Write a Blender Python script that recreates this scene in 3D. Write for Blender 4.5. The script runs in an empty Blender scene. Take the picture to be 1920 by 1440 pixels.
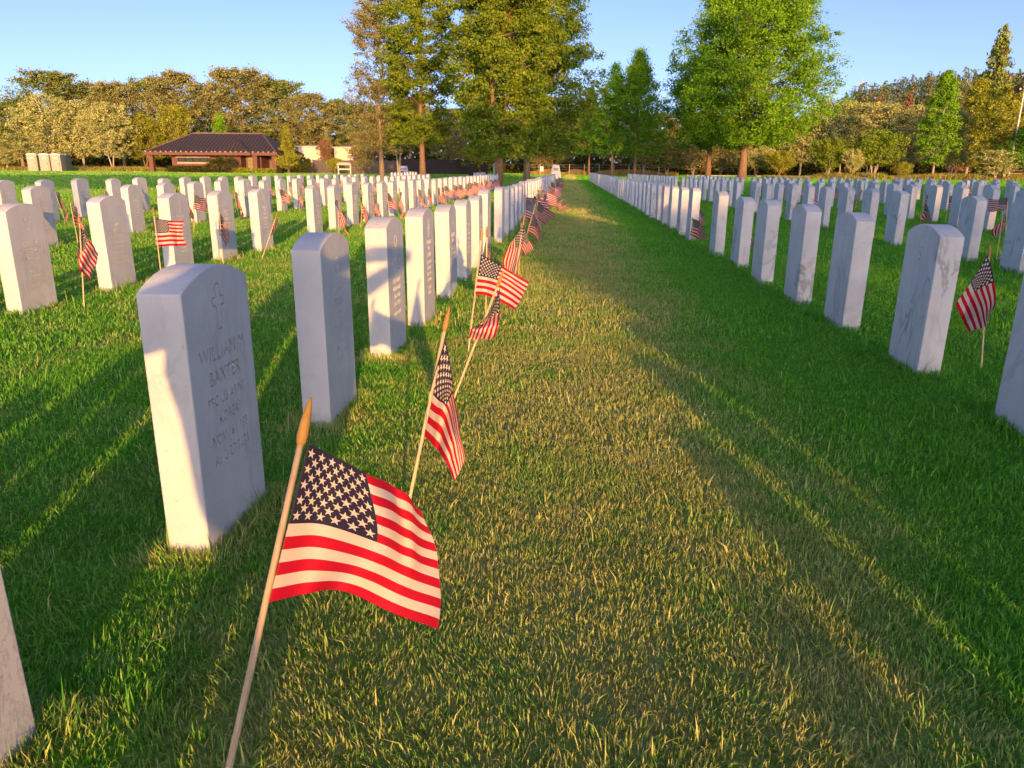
import bpy, bmesh, math, random
import numpy as np
from mathutils import Vector, Matrix

random.seed(7)
RNG = np.random.default_rng(11)
scene = bpy.context.scene
COL = scene.collection
R = math.radians

# ---------------------------------------------------------------- camera
FPX, PITCH, YAW, ROLL, CAMH = 1399.0, R(16.33), R(4.15), R(0.47), 0.882
_r = Vector((math.cos(YAW), math.sin(YAW), 0))
_f = Vector((-math.sin(YAW) * math.cos(PITCH), math.cos(YAW) * math.cos(PITCH), -math.sin(PITCH)))
_u = _r.cross(_f)
RIGHT = _r * math.cos(ROLL) + _u * math.sin(ROLL)
UP = _u * math.cos(ROLL) - _r * math.sin(ROLL)
FWD = _f
cam_data = bpy.data.cameras.new("camera")
cam_data.sensor_width = 36.0
cam_data.lens = FPX / 1920 * 36.0
cam_data.clip_start = 0.02
cam_data.clip_end = 3000
cam = bpy.data.objects.new("camera", cam_data)
COL.objects.link(cam)
M = Matrix((RIGHT, UP, -FWD)).transposed().to_4x4()
M.translation = Vector((0, 0, CAMH))
cam.matrix_world = M
scene.camera = cam

# ---------------------------------------------------------------- sky and sun
SUN_AZ = R(12.8)      # the sun stands behind the camera, this far right of the rows
SUN_EL = R(6.75)
world = bpy.data.worlds.new("World")
scene.world = world
world.use_nodes = True
wn = world.node_tree
sky = wn.nodes.new("ShaderNodeTexSky")
sky.sky_type = 'NISHITA'
sky.sun_disc = False
sky.sun_elevation = SUN_EL
sky.sun_rotation = math.pi - SUN_AZ
sky.altitude = 1500
sky.air_density = 0.5
sky.dust_density = 5.0
sky.ozone_density = 1.6
tintn = wn.nodes.new("ShaderNodeMix")
tintn.data_type = 'RGBA'; tintn.blend_type = 'MULTIPLY'
tintn.inputs[0].default_value = 1.0
tintn.inputs[7].default_value = (1.09, 0.91, 0.94, 1)     # a touch less cyan, as the camera balanced it
wn.links.new(sky.outputs[0], tintn.inputs[6])
wn.links.new(tintn.outputs[2], wn.nodes["Background"].inputs[0])
wn.nodes["Background"].inputs[1].default_value = 0.14
sun_data = bpy.data.lights.new("sun", 'SUN')
sun_data.energy = 2.9
sun_data.angle = R(0.5)
sun_data.color = (0.84, 0.42, 0.12)
sun = bpy.data.objects.new("sun", sun_data)
COL.objects.link(sun)
sdir = Vector((-math.sin(SUN_AZ) * math.cos(SUN_EL), math.cos(SUN_AZ) * math.cos(SUN_EL), -math.sin(SUN_EL)))
sun.rotation_euler = sdir.to_track_quat('-Z', 'Y').to_euler()
sun.location = (5, -20, 8)
scene.view_settings.view_transform = 'Standard'
scene.view_settings.look = 'None'
scene.view_settings.gamma = 1
scene.view_settings.exposure = 1.38
scene.render.engine = 'CYCLES'
scene.cycles.max_bounces = 6
scene.cycles.diffuse_bounces = 3
scene.cycles.transmission_bounces = 4
scene.cycles.sample_clamp_indirect = 4
scene.cycles.use_denoising = True
SD = np.array([-math.sin(SUN_AZ), math.cos(SUN_AZ)])   # ground direction the shadows run
SN = np.array([math.cos(SUN_AZ), math.sin(SUN_AZ)])    # to the right of it
TE = math.tan(SUN_EL)

# ---------------------------------------------------------------- measuring helpers
def gz(y):
    """the lawn falls away very slightly from the camera"""
    return -0.005 * min(max(y, 0.0), 70.0)

def gz_np(y):
    return -0.005 * np.clip(y, 0, 70)

def ray(px, py):
    return RIGHT * (px - 960) + UP * (720 - py) + FWD * FPX

def at(px, py, Y):
    d = ray(px, py)
    return d * (Y / d.y) + Vector((0, 0, CAMH))

def ground_at(px, py):
    d = ray(px, py)
    k = -CAMH / (d.z + 0.005 * d.y)
    return d * k + Vector((0, 0, CAMH))

def X_at(px, Y):
    return at(px, 318, Y).x

# ---------------------------------------------------------------- object helpers
def link(name, me, mat=None, parent=None, loc=None):
    o = bpy.data.objects.new(name, me)
    COL.objects.link(o)
    if mat is not None and me is not None and len(me.materials) == 0:
        for m in (mat if isinstance(mat, (list, tuple)) else [mat]):
            me.materials.append(m)
    if parent is not None:
        o.parent = parent
    if loc is not None:
        o.location = loc
    return o

def thing(name, label, cat, loc=(0, 0, 0), rz=0.0, group=None, me=None, mat=None):
    o = link(name, me, mat)
    o.location = loc
    o.rotation_euler = (0, 0, rz)
    o["label"] = label
    o["category"] = cat
    if group:
        o["group"] = group
    return o

def structure(name, me, mat, kind="structure"):
    o = link(name, me, mat)
    o["kind"] = kind
    return o

def mesh_np(name, verts, faces_flat, loop_tot, uv=None, smooth=False, attr=None, matidx=None):
    """fast mesh from numpy arrays"""
    me = bpy.data.meshes.new(name)
    nv = len(verts)
    nf = len(loop_tot)
    me.vertices.add(nv)
    me.vertices.foreach_set("co", np.asarray(verts, np.float32).ravel())
    me.loops.add(len(faces_flat))
    me.loops.foreach_set("vertex_index", np.asarray(faces_flat, np.int32))
    me.polygons.add(nf)
    starts = np.concatenate(([0], np.cumsum(loop_tot)[:-1])).astype(np.int32)
    me.polygons.foreach_set("loop_start", starts)
    me.polygons.foreach_set("loop_total", np.asarray(loop_tot, np.int32))
    if smooth:
        me.polygons.foreach_set("use_smooth", np.ones(nf, bool))
    if matidx is not None:
        me.polygons.foreach_set("material_index", np.asarray(matidx, np.int32))
    if attr is not None:
        a = me.attributes.new("tint", 'FLOAT_COLOR', 'POINT')
        a.data.foreach_set("color", np.asarray(attr, np.float32).ravel())
    if uv is not None:
        l = me.uv_layers.new(name="UVMap")
        l.data.foreach_set("uv", np.asarray(uv, np.float32)[np.asarray(faces_flat)].ravel())
    me.update(calc_edges=True)
    return me

class MB:
    """collects simple shapes into one mesh"""
    def __init__(self):
        self.v = []; self.f = []
    def add(self, vs, fs):
        n = len(self.v)
        self.v += [tuple(p) for p in vs]
        self.f += [tuple(i + n for i in f) for f in fs]
        return self
    def box(self, x0, x1, y0, y1, z0, z1, rz=0.0, c=None):
        vs = [(x, y, z) for z in (z0, z1) for (x, y) in ((x0, y0), (x1, y0), (x1, y1), (x0, y1))]
        if rz:
            cx, cy = c if c else ((x0 + x1) / 2, (y0 + y1) / 2)
            ca, sa = math.cos(rz), math.sin(rz)
            vs = [(cx + (x - cx) * ca - (y - cy) * sa, cy + (x - cx) * sa + (y - cy) * ca, z) for x, y, z in vs]
        return self.add(vs, [(0, 3, 2, 1), (4, 5, 6, 7), (0, 1, 5, 4), (1, 2, 6, 5), (2, 3, 7, 6), (3, 0, 4, 7)])
    def bar(self, a, b, w, h=None):
        """a square bar between two points"""
        a, b = Vector(a), Vector(b)
        h = h or w
        d = (b - a).normalized()
        s = d.cross(Vector((0, 0, 1)))
        if s.length < 1e-3:
            s = Vector((1, 0, 0))
        s.normalize()
        t = s.cross(d)
        vs = [p + s * (i * w / 2) + t * (j * h / 2) for p in (a, b) for i, j in ((-1, -1), (1, -1), (1, 1), (-1, 1))]
        return self.add(vs, [(0, 1, 2, 3), (7, 6, 5, 4), (0, 4, 5, 1), (1, 5, 6, 2), (2, 6, 7, 3), (3, 7, 4, 0)])
    def tube(self, pts, rads, n=8, cap=True):
        pts = [Vector(p) for p in pts]
        base = len(self.v)
        k = len(pts)
        ref = Vector((0.31, 0.92, 0.2))
        for i, p in enumerate(pts):
            d = (pts[min(i + 1, k - 1)] - pts[max(i - 1, 0)]).normalized()
            s = d.cross(ref)
            if s.length < 0.05:
                s = d.cross(Vector((1, 0, 0)))
            s.normalize()
            t = s.cross(d)
            for j in range(n):
                a = 2 * math.pi * j / n
                self.v.append(tuple(p + (s * math.cos(a) + t * math.sin(a)) * rads[i]))
        for i in range(k - 1):
            for j in range(n):
                a = base + i * n + j; b = base + i * n + (j + 1) % n
                self.f.append((a, b, b + n, a + n))
        if cap:
            self.f.append(tuple(base + j for j in range(n))[::-1])
            self.f.append(tuple(base + (k - 1) * n + j for j in range(n)))
        return self
    def mesh(self, name, smooth=False):
        me = bpy.data.meshes.new(name)
        me.from_pydata(self.v, [], self.f)
        if smooth:
            me.polygons.foreach_set("use_smooth", np.ones(len(me.polygons), bool))
        me.update()
        return me
    def build(self, name, mat, parent=None, smooth=False, bevel=0.0):
        me = self.mesh(name, smooth)
        if bevel:
            bm = bmesh.new(); bm.from_mesh(me)
            bmesh.ops.bevel(bm, geom=bm.edges[:], offset=bevel, segments=2, profile=0.6, affect='EDGES')
            bm.to_mesh(me); bm.free()
        return link(name, me, mat, parent)

def copy_thing(o, label, loc=None, rot=None):
    """a thing, its parts and their sub-parts, mesh data shared"""
    c = o.copy(); COL.objects.link(c)
    c["label"] = label
    if loc is not None: c.location = loc
    if rot is not None: c.rotation_euler = rot
    for ch in o.children:
        d = ch.copy(); COL.objects.link(d); d.parent = c
        for g in ch.children:
            e = g.copy(); COL.objects.link(e); e.parent = d
    return c

# ---------------------------------------------------------------- materials
class NT:
    def __init__(self, name):
        self.m = bpy.data.materials.new(name)
        self.m.use_nodes = True
        self.t = self.m.node_tree
        self.b = self.t.nodes["Principled BSDF"]
        self.out = self.t.nodes["Material Output"]
    def n(self, typ, **kw):
        nd = self.t.nodes.new(typ)
        for k, v in kw.items():
            setattr(nd, k, v)
        return nd
    def put(self, sock, v):
        if isinstance(v, bpy.types.NodeSocket):
            self.t.links.new(v, sock)
        elif v is not None:
            if isinstance(v, tuple) and len(v) == 3 and sock.type == 'RGBA':
                v = v + (1,)
            sock.default_value = v
    def math(self, op, a, b=None, c=None):
        nd = self.n("ShaderNodeMath", operation=op)
        self.put(nd.inputs[0], a)
        if b is not None: self.put(nd.inputs[1], b)
        if c is not None: self.put(nd.inputs[2], c)
        return nd.outputs[0]
    def mix(self, f, a, b, mode='MIX'):
        nd = self.n("ShaderNodeMix", data_type='RGBA', blend_type=mode)
        self.put(nd.inputs[0], f); self.put(nd.inputs[6], a); self.put(nd.inputs[7], b)
        return nd.outputs[2]
    def noise(self, vec, scale, detail=4, rough=0.55, dist=0.0, out=0):
        nd = self.n("ShaderNodeTexNoise")
        nd.inputs["Scale"].default_value = scale
        nd.inputs["Detail"].default_value = detail
        nd.inputs["Roughness"].default_value = rough
        nd.inputs["Distortion"].default_value = dist
        if vec is not None: self.t.links.new(vec, nd.inputs["Vector"])
        return nd.outputs[out]
    def ramp(self, f, stops):
        nd = self.n("ShaderNodeValToRGB")
        self.put(nd.inputs[0], f)
        e = nd.color_ramp.elements
        while len(e) < len(stops): e.new(0.5)
        for el, (p, c) in zip(e, stops):
            el.position = p
            el.color = c if len(c) == 4 else tuple(c) + (1,)
        return nd.outputs[0]
    def maprange(self, v, a, b, c=0.0, d=1.0, smooth=True):
        nd = self.n("ShaderNodeMapRange", interpolation_type='SMOOTHSTEP' if smooth else 'LINEAR')
        for i, x in enumerate((v, a, b, c, d)): self.put(nd.inputs[i], x)
        return nd.outputs[0]
    def coord(self, which="Object"):
        return self.n("ShaderNodeTexCoord").outputs[which]
    def pos(self):
        return self.n("ShaderNodeNewGeometry").outputs["Position"]
    def bump(self, h, strength=0.3, dist=0.01):
        nd = self.n("ShaderNodeBump")
        nd.inputs["Strength"].default_value = strength
        nd.inputs["Distance"].default_value = dist
        self.t.links.new(h, nd.inputs["Height"])
        self.t.links.new(nd.outputs[0], self.b.inputs["Normal"])
    def base(self, c, rough=0.6, spec=0.3):
        self.put(self.b.inputs["Base Color"], c)
        self.put(self.b.inputs["Roughness"], rough)
        self.b.inputs["Specular IOR Level"].default_value = spec
        return self

def plain(name, c, rough=0.6, spec=0.3, var=0.15, scale=6.0, bump=0.0):
    m = NT(name)
    co = m.coord()
    nz = m.noise(co, scale, 5)
    dark = tuple(x * (1 - var) for x in c); lite = tuple(min(1, x * (1 + var)) for x in c)
    m.base(m.ramp(nz, [(0.3, dark), (0.7, lite)]), rough, spec)
    if bump: m.bump(m.noise(co, scale * 6, 5), bump, 0.01)
    return m.m

def marble_material(name="veined_white_marble", strength=1.0):
    m = NT(name)
    co = m.coord()
    oi = m.n("ShaderNodeObjectInfo")
    off = m.n("ShaderNodeVectorMath", operation='SCALE')
    comb = m.n("ShaderNodeCombineXYZ")
    for i in range(3):
        m.put(comb.inputs[i], m.math('MULTIPLY', oi.outputs["Random"], (37.0, 91.0, 53.0)[i]))
    add = m.n("ShaderNodeVectorMath", operation='ADD')
    m.t.links.new(co, add.inputs[0]); m.t.links.new(comb.outputs[0], add.inputs[1])
    v = add.outputs[0]
    mp = m.n("ShaderNodeMapping"); m.t.links.new(v, mp.inputs[0])
    mp.inputs["Rotation"].default_value = (0.7, 0.3, 0.5)
    mp.inputs["Scale"].default_value = (1.0, 1.0, 0.55)
    warp = m.noise(mp.outputs[0], 3.2, 6, 0.62, 1.1)
    vein = m.math('ABSOLUTE', m.math('SUBTRACT', warp, 0.5))
    vein = m.maprange(vein, 0.0, 0.045, 1.0, 0.0)
    gate = m.maprange(m.noise(v, 2.6, 3), 0.46, 0.66)
    vein = m.math('MULTIPLY', vein, gate)
    fine = m.noise(mp.outputs[0], 11.0, 8, 0.7, 1.6)
    fv = m.maprange(m.math('ABSOLUTE', m.math('SUBTRACT', fine, 0.5)), 0.0, 0.03, 1.0, 0.0)
    fv = m.math('MULTIPLY', fv, m.maprange(m.noise(v, 4.1, 3), 0.52, 0.7))
    amount = m.math('MULTIPLY', m.math('ADD', m.math('MULTIPLY', vein, 0.72), m.math('MULTIPLY', fv, 0.55)),
                    m.math('ADD', m.math('MULTIPLY', oi.outputs["Random"], 0.75), 0.3))
    cloud = m.noise(v, 5.0, 5, 0.6, 0.4)
    c0 = m.ramp(cloud, [(0.32, (0.62, 0.645, 0.68)), (0.68, (0.745, 0.755, 0.76))])
    c1 = m.mix(m.math('MULTIPLY', amount, strength), c0, (0.22, 0.23, 0.26))
    # a little lichen and rain dirt
    spots = m.maprange(m.noise(v, 60.0, 2), 0.70, 0.76)
    c2 = m.mix(m.math('MULTIPLY', spots, 0.35), c1, (0.25, 0.24, 0.2))
    low = m.n("ShaderNodeSeparateXYZ"); m.t.links.new(co, low.inputs[0])
    soil = m.math('MULTIPLY', m.maprange(low.outputs[2], 0.0, 0.10, 1.0, 0.0), m.maprange(m.noise(v, 25, 4), 0.4, 0.75))
    c3 = m.mix(m.math('MULTIPLY', soil, 0.35), c2, (0.22, 0.2, 0.13))
    ms = m.n("ShaderNodeMapping"); m.t.links.new(v, ms.inputs[0]); ms.inputs["Scale"].default_value = (34, 34, 1.6)
    streak = m.math('MULTIPLY', m.maprange(m.noise(ms.outputs[0], 1.0, 4), 0.52, 0.74), m.maprange(m.noise(v, 3.0, 2), 0.42, 0.62))
    c3 = m.mix(m.math('MULTIPLY', streak, 0.30), c3, (0.30, 0.29, 0.26))
    m.base(c3, 0.62, 0.25)
    m.bump(m.noise(v, 140.0, 3), 0.12, 0.002)
    return m.m

def foliage_material(name, dark, light, trans=0.35, tint2=None):
    m = NT(name)
    dark = tuple(min(.7, x * 1.3) for x in dark); light = tuple(min(.75, x * 1.35) for x in light)
    a = m.n("ShaderNodeAttribute", attribute_name="tint")
    sep = m.n("ShaderNodeSeparateColor"); m.t.links.new(a.outputs["Color"], sep.inputs[0])
    c = m.mix(sep.outputs[0], dark, light)
    if tint2:
        c = m.mix(m.maprange(sep.outputs[1], 0.62, 0.95), c, tint2)
    m.t.nodes.remove(m.b)
    d = m.n("ShaderNodeBsdfDiffuse"); tr = m.n("ShaderNodeBsdfTranslucent")
    m.t.links.new(c, d.inputs[0]); m.t.links.new(c, tr.inputs[0])
    mx = m.n("ShaderNodeMixShader"); mx.inputs[0].default_value = trans * 0.65
    m.t.links.new(d.outputs[0], mx.inputs[1]); m.t.links.new(tr.outputs[0], mx.inputs[2])
    m.t.links.new(mx.outputs[0], m.out.inputs[0])
    return m.m

def grass_colour(m, rnd, extra=None):
    p = m.pos()
    sep = m.n("ShaderNodeSeparateXYZ"); m.t.links.new(p, sep.inputs[0])
    big = m.noise(p, 0.55, 4, 0.6)
    mid = m.noise(p, 2.6, 4, 0.6)
    # the middle of the aisle is walked on and paler, the edge by the right row lusher; the sun's gold on left and middle is painted in too
    ax = m.math('ABSOLUTE', m.math('SUBTRACT', sep.outputs[0], 0.05))
    walk = m.maprange(ax, 0.25, 0.95, 1.0, 0.0)
    dry = m.math('ADD', m.math('MULTIPLY', walk, 0.50), m.math('MULTIPLY', m.math('SUBTRACT', mid, 0.42), 1.5))
    dry = m.math('ADD', dry, m.math('MULTIPLY', m.math('SUBTRACT', big, 0.5), 1.2))
    dry = m.math('ADD', dry, m.math('MULTIPLY', m.maprange(sep.outputs[0], 0.75, 1.25, 0.0, 1.0), -0.62))
    dry = m.math('ADD', dry, 0.13)  # overall yellowing stands in for golden sunlight on the left grass
    if extra is not None: dry = m.math('ADD', dry, extra)
    dry = m.maprange(m.math('ADD', dry, m.math('MULTIPLY', m.math('SUBTRACT', rnd, 0.5), 0.75)), 0.05, 1.05)
    green = m.mix(rnd, (0.055, 0.300, 0.016), (0.230, 0.600, 0.045))
    straw = m.mix(rnd, (0.36, 0.42, 0.09), (0.68, 0.64, 0.24))
    return m.mix(dry, green, straw)

def blade_material():
    m = NT("lawn_blades")
    a = m.n("ShaderNodeAttribute", attribute_name="tint")
    sep = m.n("ShaderNodeSeparateColor"); m.t.links.new(a.outputs["Color"], sep.inputs[0])
    c = grass_colour(m, sep.outputs[0], sep.outputs[1])
    m.base(c, 0.55, 0.25)
    tr = m.n("ShaderNodeBsdfTranslucent"); m.t.links.new(c, tr.inputs[0])
    mx = m.n("ShaderNodeMixShader"); mx.inputs[0].default_value = 0.14
    m.t.links.new(m.b.outputs[0], mx.inputs[1]); m.t.links.new(tr.outputs[0], mx.inputs[2])
    m.t.links.new(mx.outputs[0], m.out.inputs[0])
    return m.m

def lawn_material():
    m = NT("lawn_soil_and_thatch")
    p = m.pos()
    rnd = m.noise(p, 45, 3, 0.7)
    c = grass_colour(m, rnd)
    c = m.mix(0.3, c, (0.06, 0.06, 0.02))
    m.base(c, 0.95, 0.1)
    m.bump(m.noise(p, 60, 4, 0.7), 0.6, 0.03)
    return m.m

def flag_material():
    m = NT("printed_flag_cloth")
    uv = m.n("ShaderNodeUVMap").outputs[0]
    s = m.n("ShaderNodeSeparateXYZ"); m.t.links.new(uv, s.inputs[0])
    u, v = s.outputs[0], s.outputs[1]
    red, white, blue = (0.55, 0.006, 0.035), (0.72, 0.67, 0.59), (0.028, 0.024, 0.062)
    stripe = m.math('FLOOR', m.math('MULTIPLY', v, 13.0))
    odd = m.math('GREATER_THAN', m.math('MODULO', stripe, 2.0), 0.5)
    field = m.mix(odd, red, white)
    cu = m.math('MULTIPLY', u, 12 / 0.42)
    cv = m.math('MULTIPLY', v, 10 * 13 / 7)
    def star(a, b):
        # five-pointed star around the cell centre; a to the right, b up
        r = m.math('SQRT', m.math('ADD', m.math('MULTIPLY', a, a), m.math('MULTIPLY', b, b)))
        th = m.math('ARCTAN2', a, b)
        k = m.math('ADD', m.math('DIVIDE', th, 2 * math.pi / 5), 10.5)
        k = m.math('ABSOLUTE', m.math('SUBTRACT', m.math('FRACT', k), 0.5))
        fa = m.math('MULTIPLY', k, 2 * math.pi / 5)
        px = m.math('MULTIPLY', r, m.math('COSINE', fa))
        py = m.math('MULTIPLY', r, m.math('SINE', fa))
        Rr = 0.0385
        return m.math('GREATER_THAN', m.math('SUBTRACT', m.math('MULTIPLY', m.math('SUBTRACT', Rr, px), 0.325), py), 0.0)
    def cell(off):
        a = m.math('MULTIPLY', m.math('SUBTRACT', m.math('MODULO', m.math('ADD', cu, off), 2.0), 1.0), 0.42 * 1.5 / 12)
        b = m.math('MULTIPLY', m.math('SUBTRACT', 1.0, m.math('MODULO', m.math('ADD', cv, off), 2.0)), 7 / 130)
        return star(a, b)
    inside = m.math('MULTIPLY', m.math('MULTIPLY', m.math('GREATER_THAN', cu, 1.0), m.math('LESS_THAN', cu, 11.0)),
                    m.math('MULTIPLY', m.math('GREATER_THAN', cv, 1.0), m.math('LESS_THAN', cv, 9.0)))
    st = m.math('MAXIMUM', cell(0.0), m.math('MULTIPLY', cell(1.0), inside))
    canton = m.mix(st, blue, white)
    isc = m.math('MULTIPLY', m.math('LESS_THAN', u, 0.42), m.math('LESS_THAN', v, 7 / 13))
    c = m.mix(isc, field, canton)
    hem = m.math('MAXIMUM', m.math('GREATER_THAN', m.math('ABSOLUTE', m.math('SUBTRACT', u, 0.5)), 0.492), 0.0)
    c = m.mix(m.math('MULTIPLY', hem, 0.12), c, (0.3, 0.3, 0.3))
    m.base(c, 0.75, 0.25)
    wv = m.n("ShaderNodeTexWave"); wv.inputs["Scale"].default_value = 180; m.t.links.new(uv, wv.inputs[0])
    m.bump(wv.outputs[1], 0.05, 0.001)
    tr = m.n("ShaderNodeBsdfTranslucent"); m.t.links.new(c, tr.inputs[0])
    mx = m.n("ShaderNodeMixShader"); mx.inputs[0].default_value = 0.28
    m.t.links.new(m.b.outputs[0], mx.inputs[1]); m.t.links.new(tr.outputs[0], mx.inputs[2])
    m.t.links.new(mx.outputs[0], m.out.inputs[0])
    return m.m

def brick_material():
    m = NT("red_brick_courses")
    co = m.coord()
    b = m.n("ShaderNodeTexBrick")
    mp = m.n("ShaderNodeMapping"); m.t.links.new(co, mp.inputs[0])
    mp.inputs["Rotation"].default_value = (R(90), 0, 0)
    m.t.links.new(mp.outputs[0], b.inputs["Vector"])
    b.inputs["Scale"].default_value = 4.0
    b.inputs["Color1"].default_value = (0.20, 0.085, 0.055, 1)
    b.inputs["Color2"].default_value = (0.15, 0.065, 0.045, 1)
    b.inputs["Mortar"].default_value = (0.20, 0.14, 0.11, 1)
    m.base(b.outputs[0], 0.85, 0.15)
    return m.m

def bark_material(name, c):
    m = NT(name)
    co = m.coord()
    mp = m.n("ShaderNodeMapping"); m.t.links.new(co, mp.inputs[0]); mp.inputs["Scale"].default_value = (6, 6, 1.2)
    nz = m.noise(mp.outputs[0], 2.5, 6, 0.7)
    m.base(m.ramp(nz, [(0.3, tuple(x * 0.55 for x in c)), (0.7, tuple(x * 1.25 for x in c))]), 0.9, 0.1)
    m.bump(nz, 0.6, 0.05)
    return m.m

def wood_material(name, a, b, scale=(30, 30, 2)):
    m = NT(name)
    co = m.coord()
    mp = m.n("ShaderNodeMapping"); m.t.links.new(co, mp.inputs[0]); mp.inputs["Scale"].default_value = scale
    nz = m.noise(mp.outputs[0], 3, 5, 0.6)
    m.base(m.ramp(nz, [(0.3, a), (0.7, b)]), 0.55, 0.3)
    return m.m

MARBLE = marble_material()
MARBLE_SOFT = marble_material("softly_clouded_white_marble", 0.38)
BLADE = blade_material()
LAWN = lawn_material()
FLAG = flag_material()
BRICK = brick_material()
STICK = wood_material("pale_dowel_wood", (0.62, 0.47, 0.27), (0.76, 0.60, 0.38))
SPEAR = wood_material("gold_painted_wood", (0.30, 0.18, 0.05), (0.44, 0.28, 0.09))
BARK = bark_material("grey_brown_bark", (0.30, 0.19, 0.12))
BARK_PALE = bark_material("pale_bark", (0.46, 0.40, 0.30))
BARK_OAK = bark_material("lichen_grey_oak_bark", (0.34, 0.26, 0.17))
# ================================================================ THE SETTING
def ground_sheet():
    xs = np.concatenate([np.linspace(-900, -60, 20), np.linspace(-50, -14, 24), np.linspace(-13, 22, 141), np.linspace(24, 60, 24), np.linspace(80, 900, 20)])
    ys = np.concatenate([np.linspace(-120, -6, 24), np.linspace(-5, 25, 141), np.linspace(26, 72, 60), np.linspace(76, 160, 24), np.linspace(200, 1400, 16)])
    X, Y = np.meshgrid(xs, ys)
    bump = 0.006 * (np.sin(X * 2.1 + np.sin(Y * 1.3) * 1.5) + np.sin(Y * 2.7 + X * 0.9)) * (np.abs(X) < 22)
    Z = gz_np(Y) + bump - 0.004
    V = np.stack([X.ravel(), Y.ravel(), Z.ravel()], 1)
    nx, ny = len(xs), len(ys)
    i = np.arange(nx * (ny - 1)).reshape(ny - 1, nx)[:, :-1].ravel()
    F = np.stack([i, i + 1, i + nx + 1, i + nx], 1)
    return mesh_np("lawn", V, F.ravel(), np.full(len(F), 4), smooth=True)

structure("lawn", ground_sheet(), LAWN)

# light asphalt road crossing behind the right-hand graves
def strip(name, x0, x1, y0, y1, z, mat, n=40, wav=0.0):
    xs = np.linspace(x0, x1, n)
    V = []; F = []
    for k, x in enumerate(xs):
        w = wav * math.sin(x * 0.07)
        V += [(x, y0 + w, z), (x, y1 + w, z)]
        if k: F.append((2 * k - 2, 2 * k, 2 * k + 1, 2 * k - 1))
    me = bpy.data.meshes.new(name); me.from_pydata(V, [], F)
    return structure(name, me, mat)
ROADM = plain("sun_bleached_asphalt", (0.33, 0.27, 0.19), 0.9, 0.1, 0.12, 0.8)
ZF = -0.35
strip("road", 16, 400, 108, 118, ZF + 0.035, ROADM)
strip("path", -300, -8, 84.5, 86.5, ZF + 0.03, plain("worn_pale_grass_path", (0.23, 0.22, 0.08), 0.95, 0.1, 0.3, 2.0), wav=0.6)
kb = MB().box(16, 400, 107.6, 107.9, ZF - 0.1, ZF + 0.16)
structure("road_kerb", kb.mesh("road_kerb"), plain("kerb_concrete", (0.42, 0.38, 0.32), 0.9, 0.1))

# ================================================================ TREES
def profile(kind, t):
    """crown half width at height fraction t (0 = bottom of crown, 1 = top)"""
    t = np.clip(t, 0, 1)
    if kind == 'round':   return np.sqrt(np.clip(1 - (2 * t - 0.85) ** 2 / 1.32, 0.02, 1))
    if kind == 'oval':    return np.clip(np.sin(np.pi * (t * 0.86 + 0.12)), 0.05, 1) ** 0.7
    if kind == 'cone':    return np.clip((1 - t) ** 0.85, 0.03, 1) * (0.55 + 0.45 * np.clip(t * 7, 0, 1))
    if kind == 'column':  return np.clip((1 - t) ** 0.5, 0.05, 1) * (0.6 + 0.4 * np.clip(t * 5, 0, 1))
    if kind == 'broad':   return np.clip(1 - (t * 0.9) ** 2.4, 0.08, 1) * (0.55 + 0.45 * np.clip(t * 4, 0, 1))
    if kind == 'umbrella':return np.clip(np.sin(np.pi * (t * 0.55 + 0.38)), 0.05, 1) * (0.35 + 0.65 * np.clip(t * 2, 0, 1))
    return np.ones_like(t)

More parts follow.
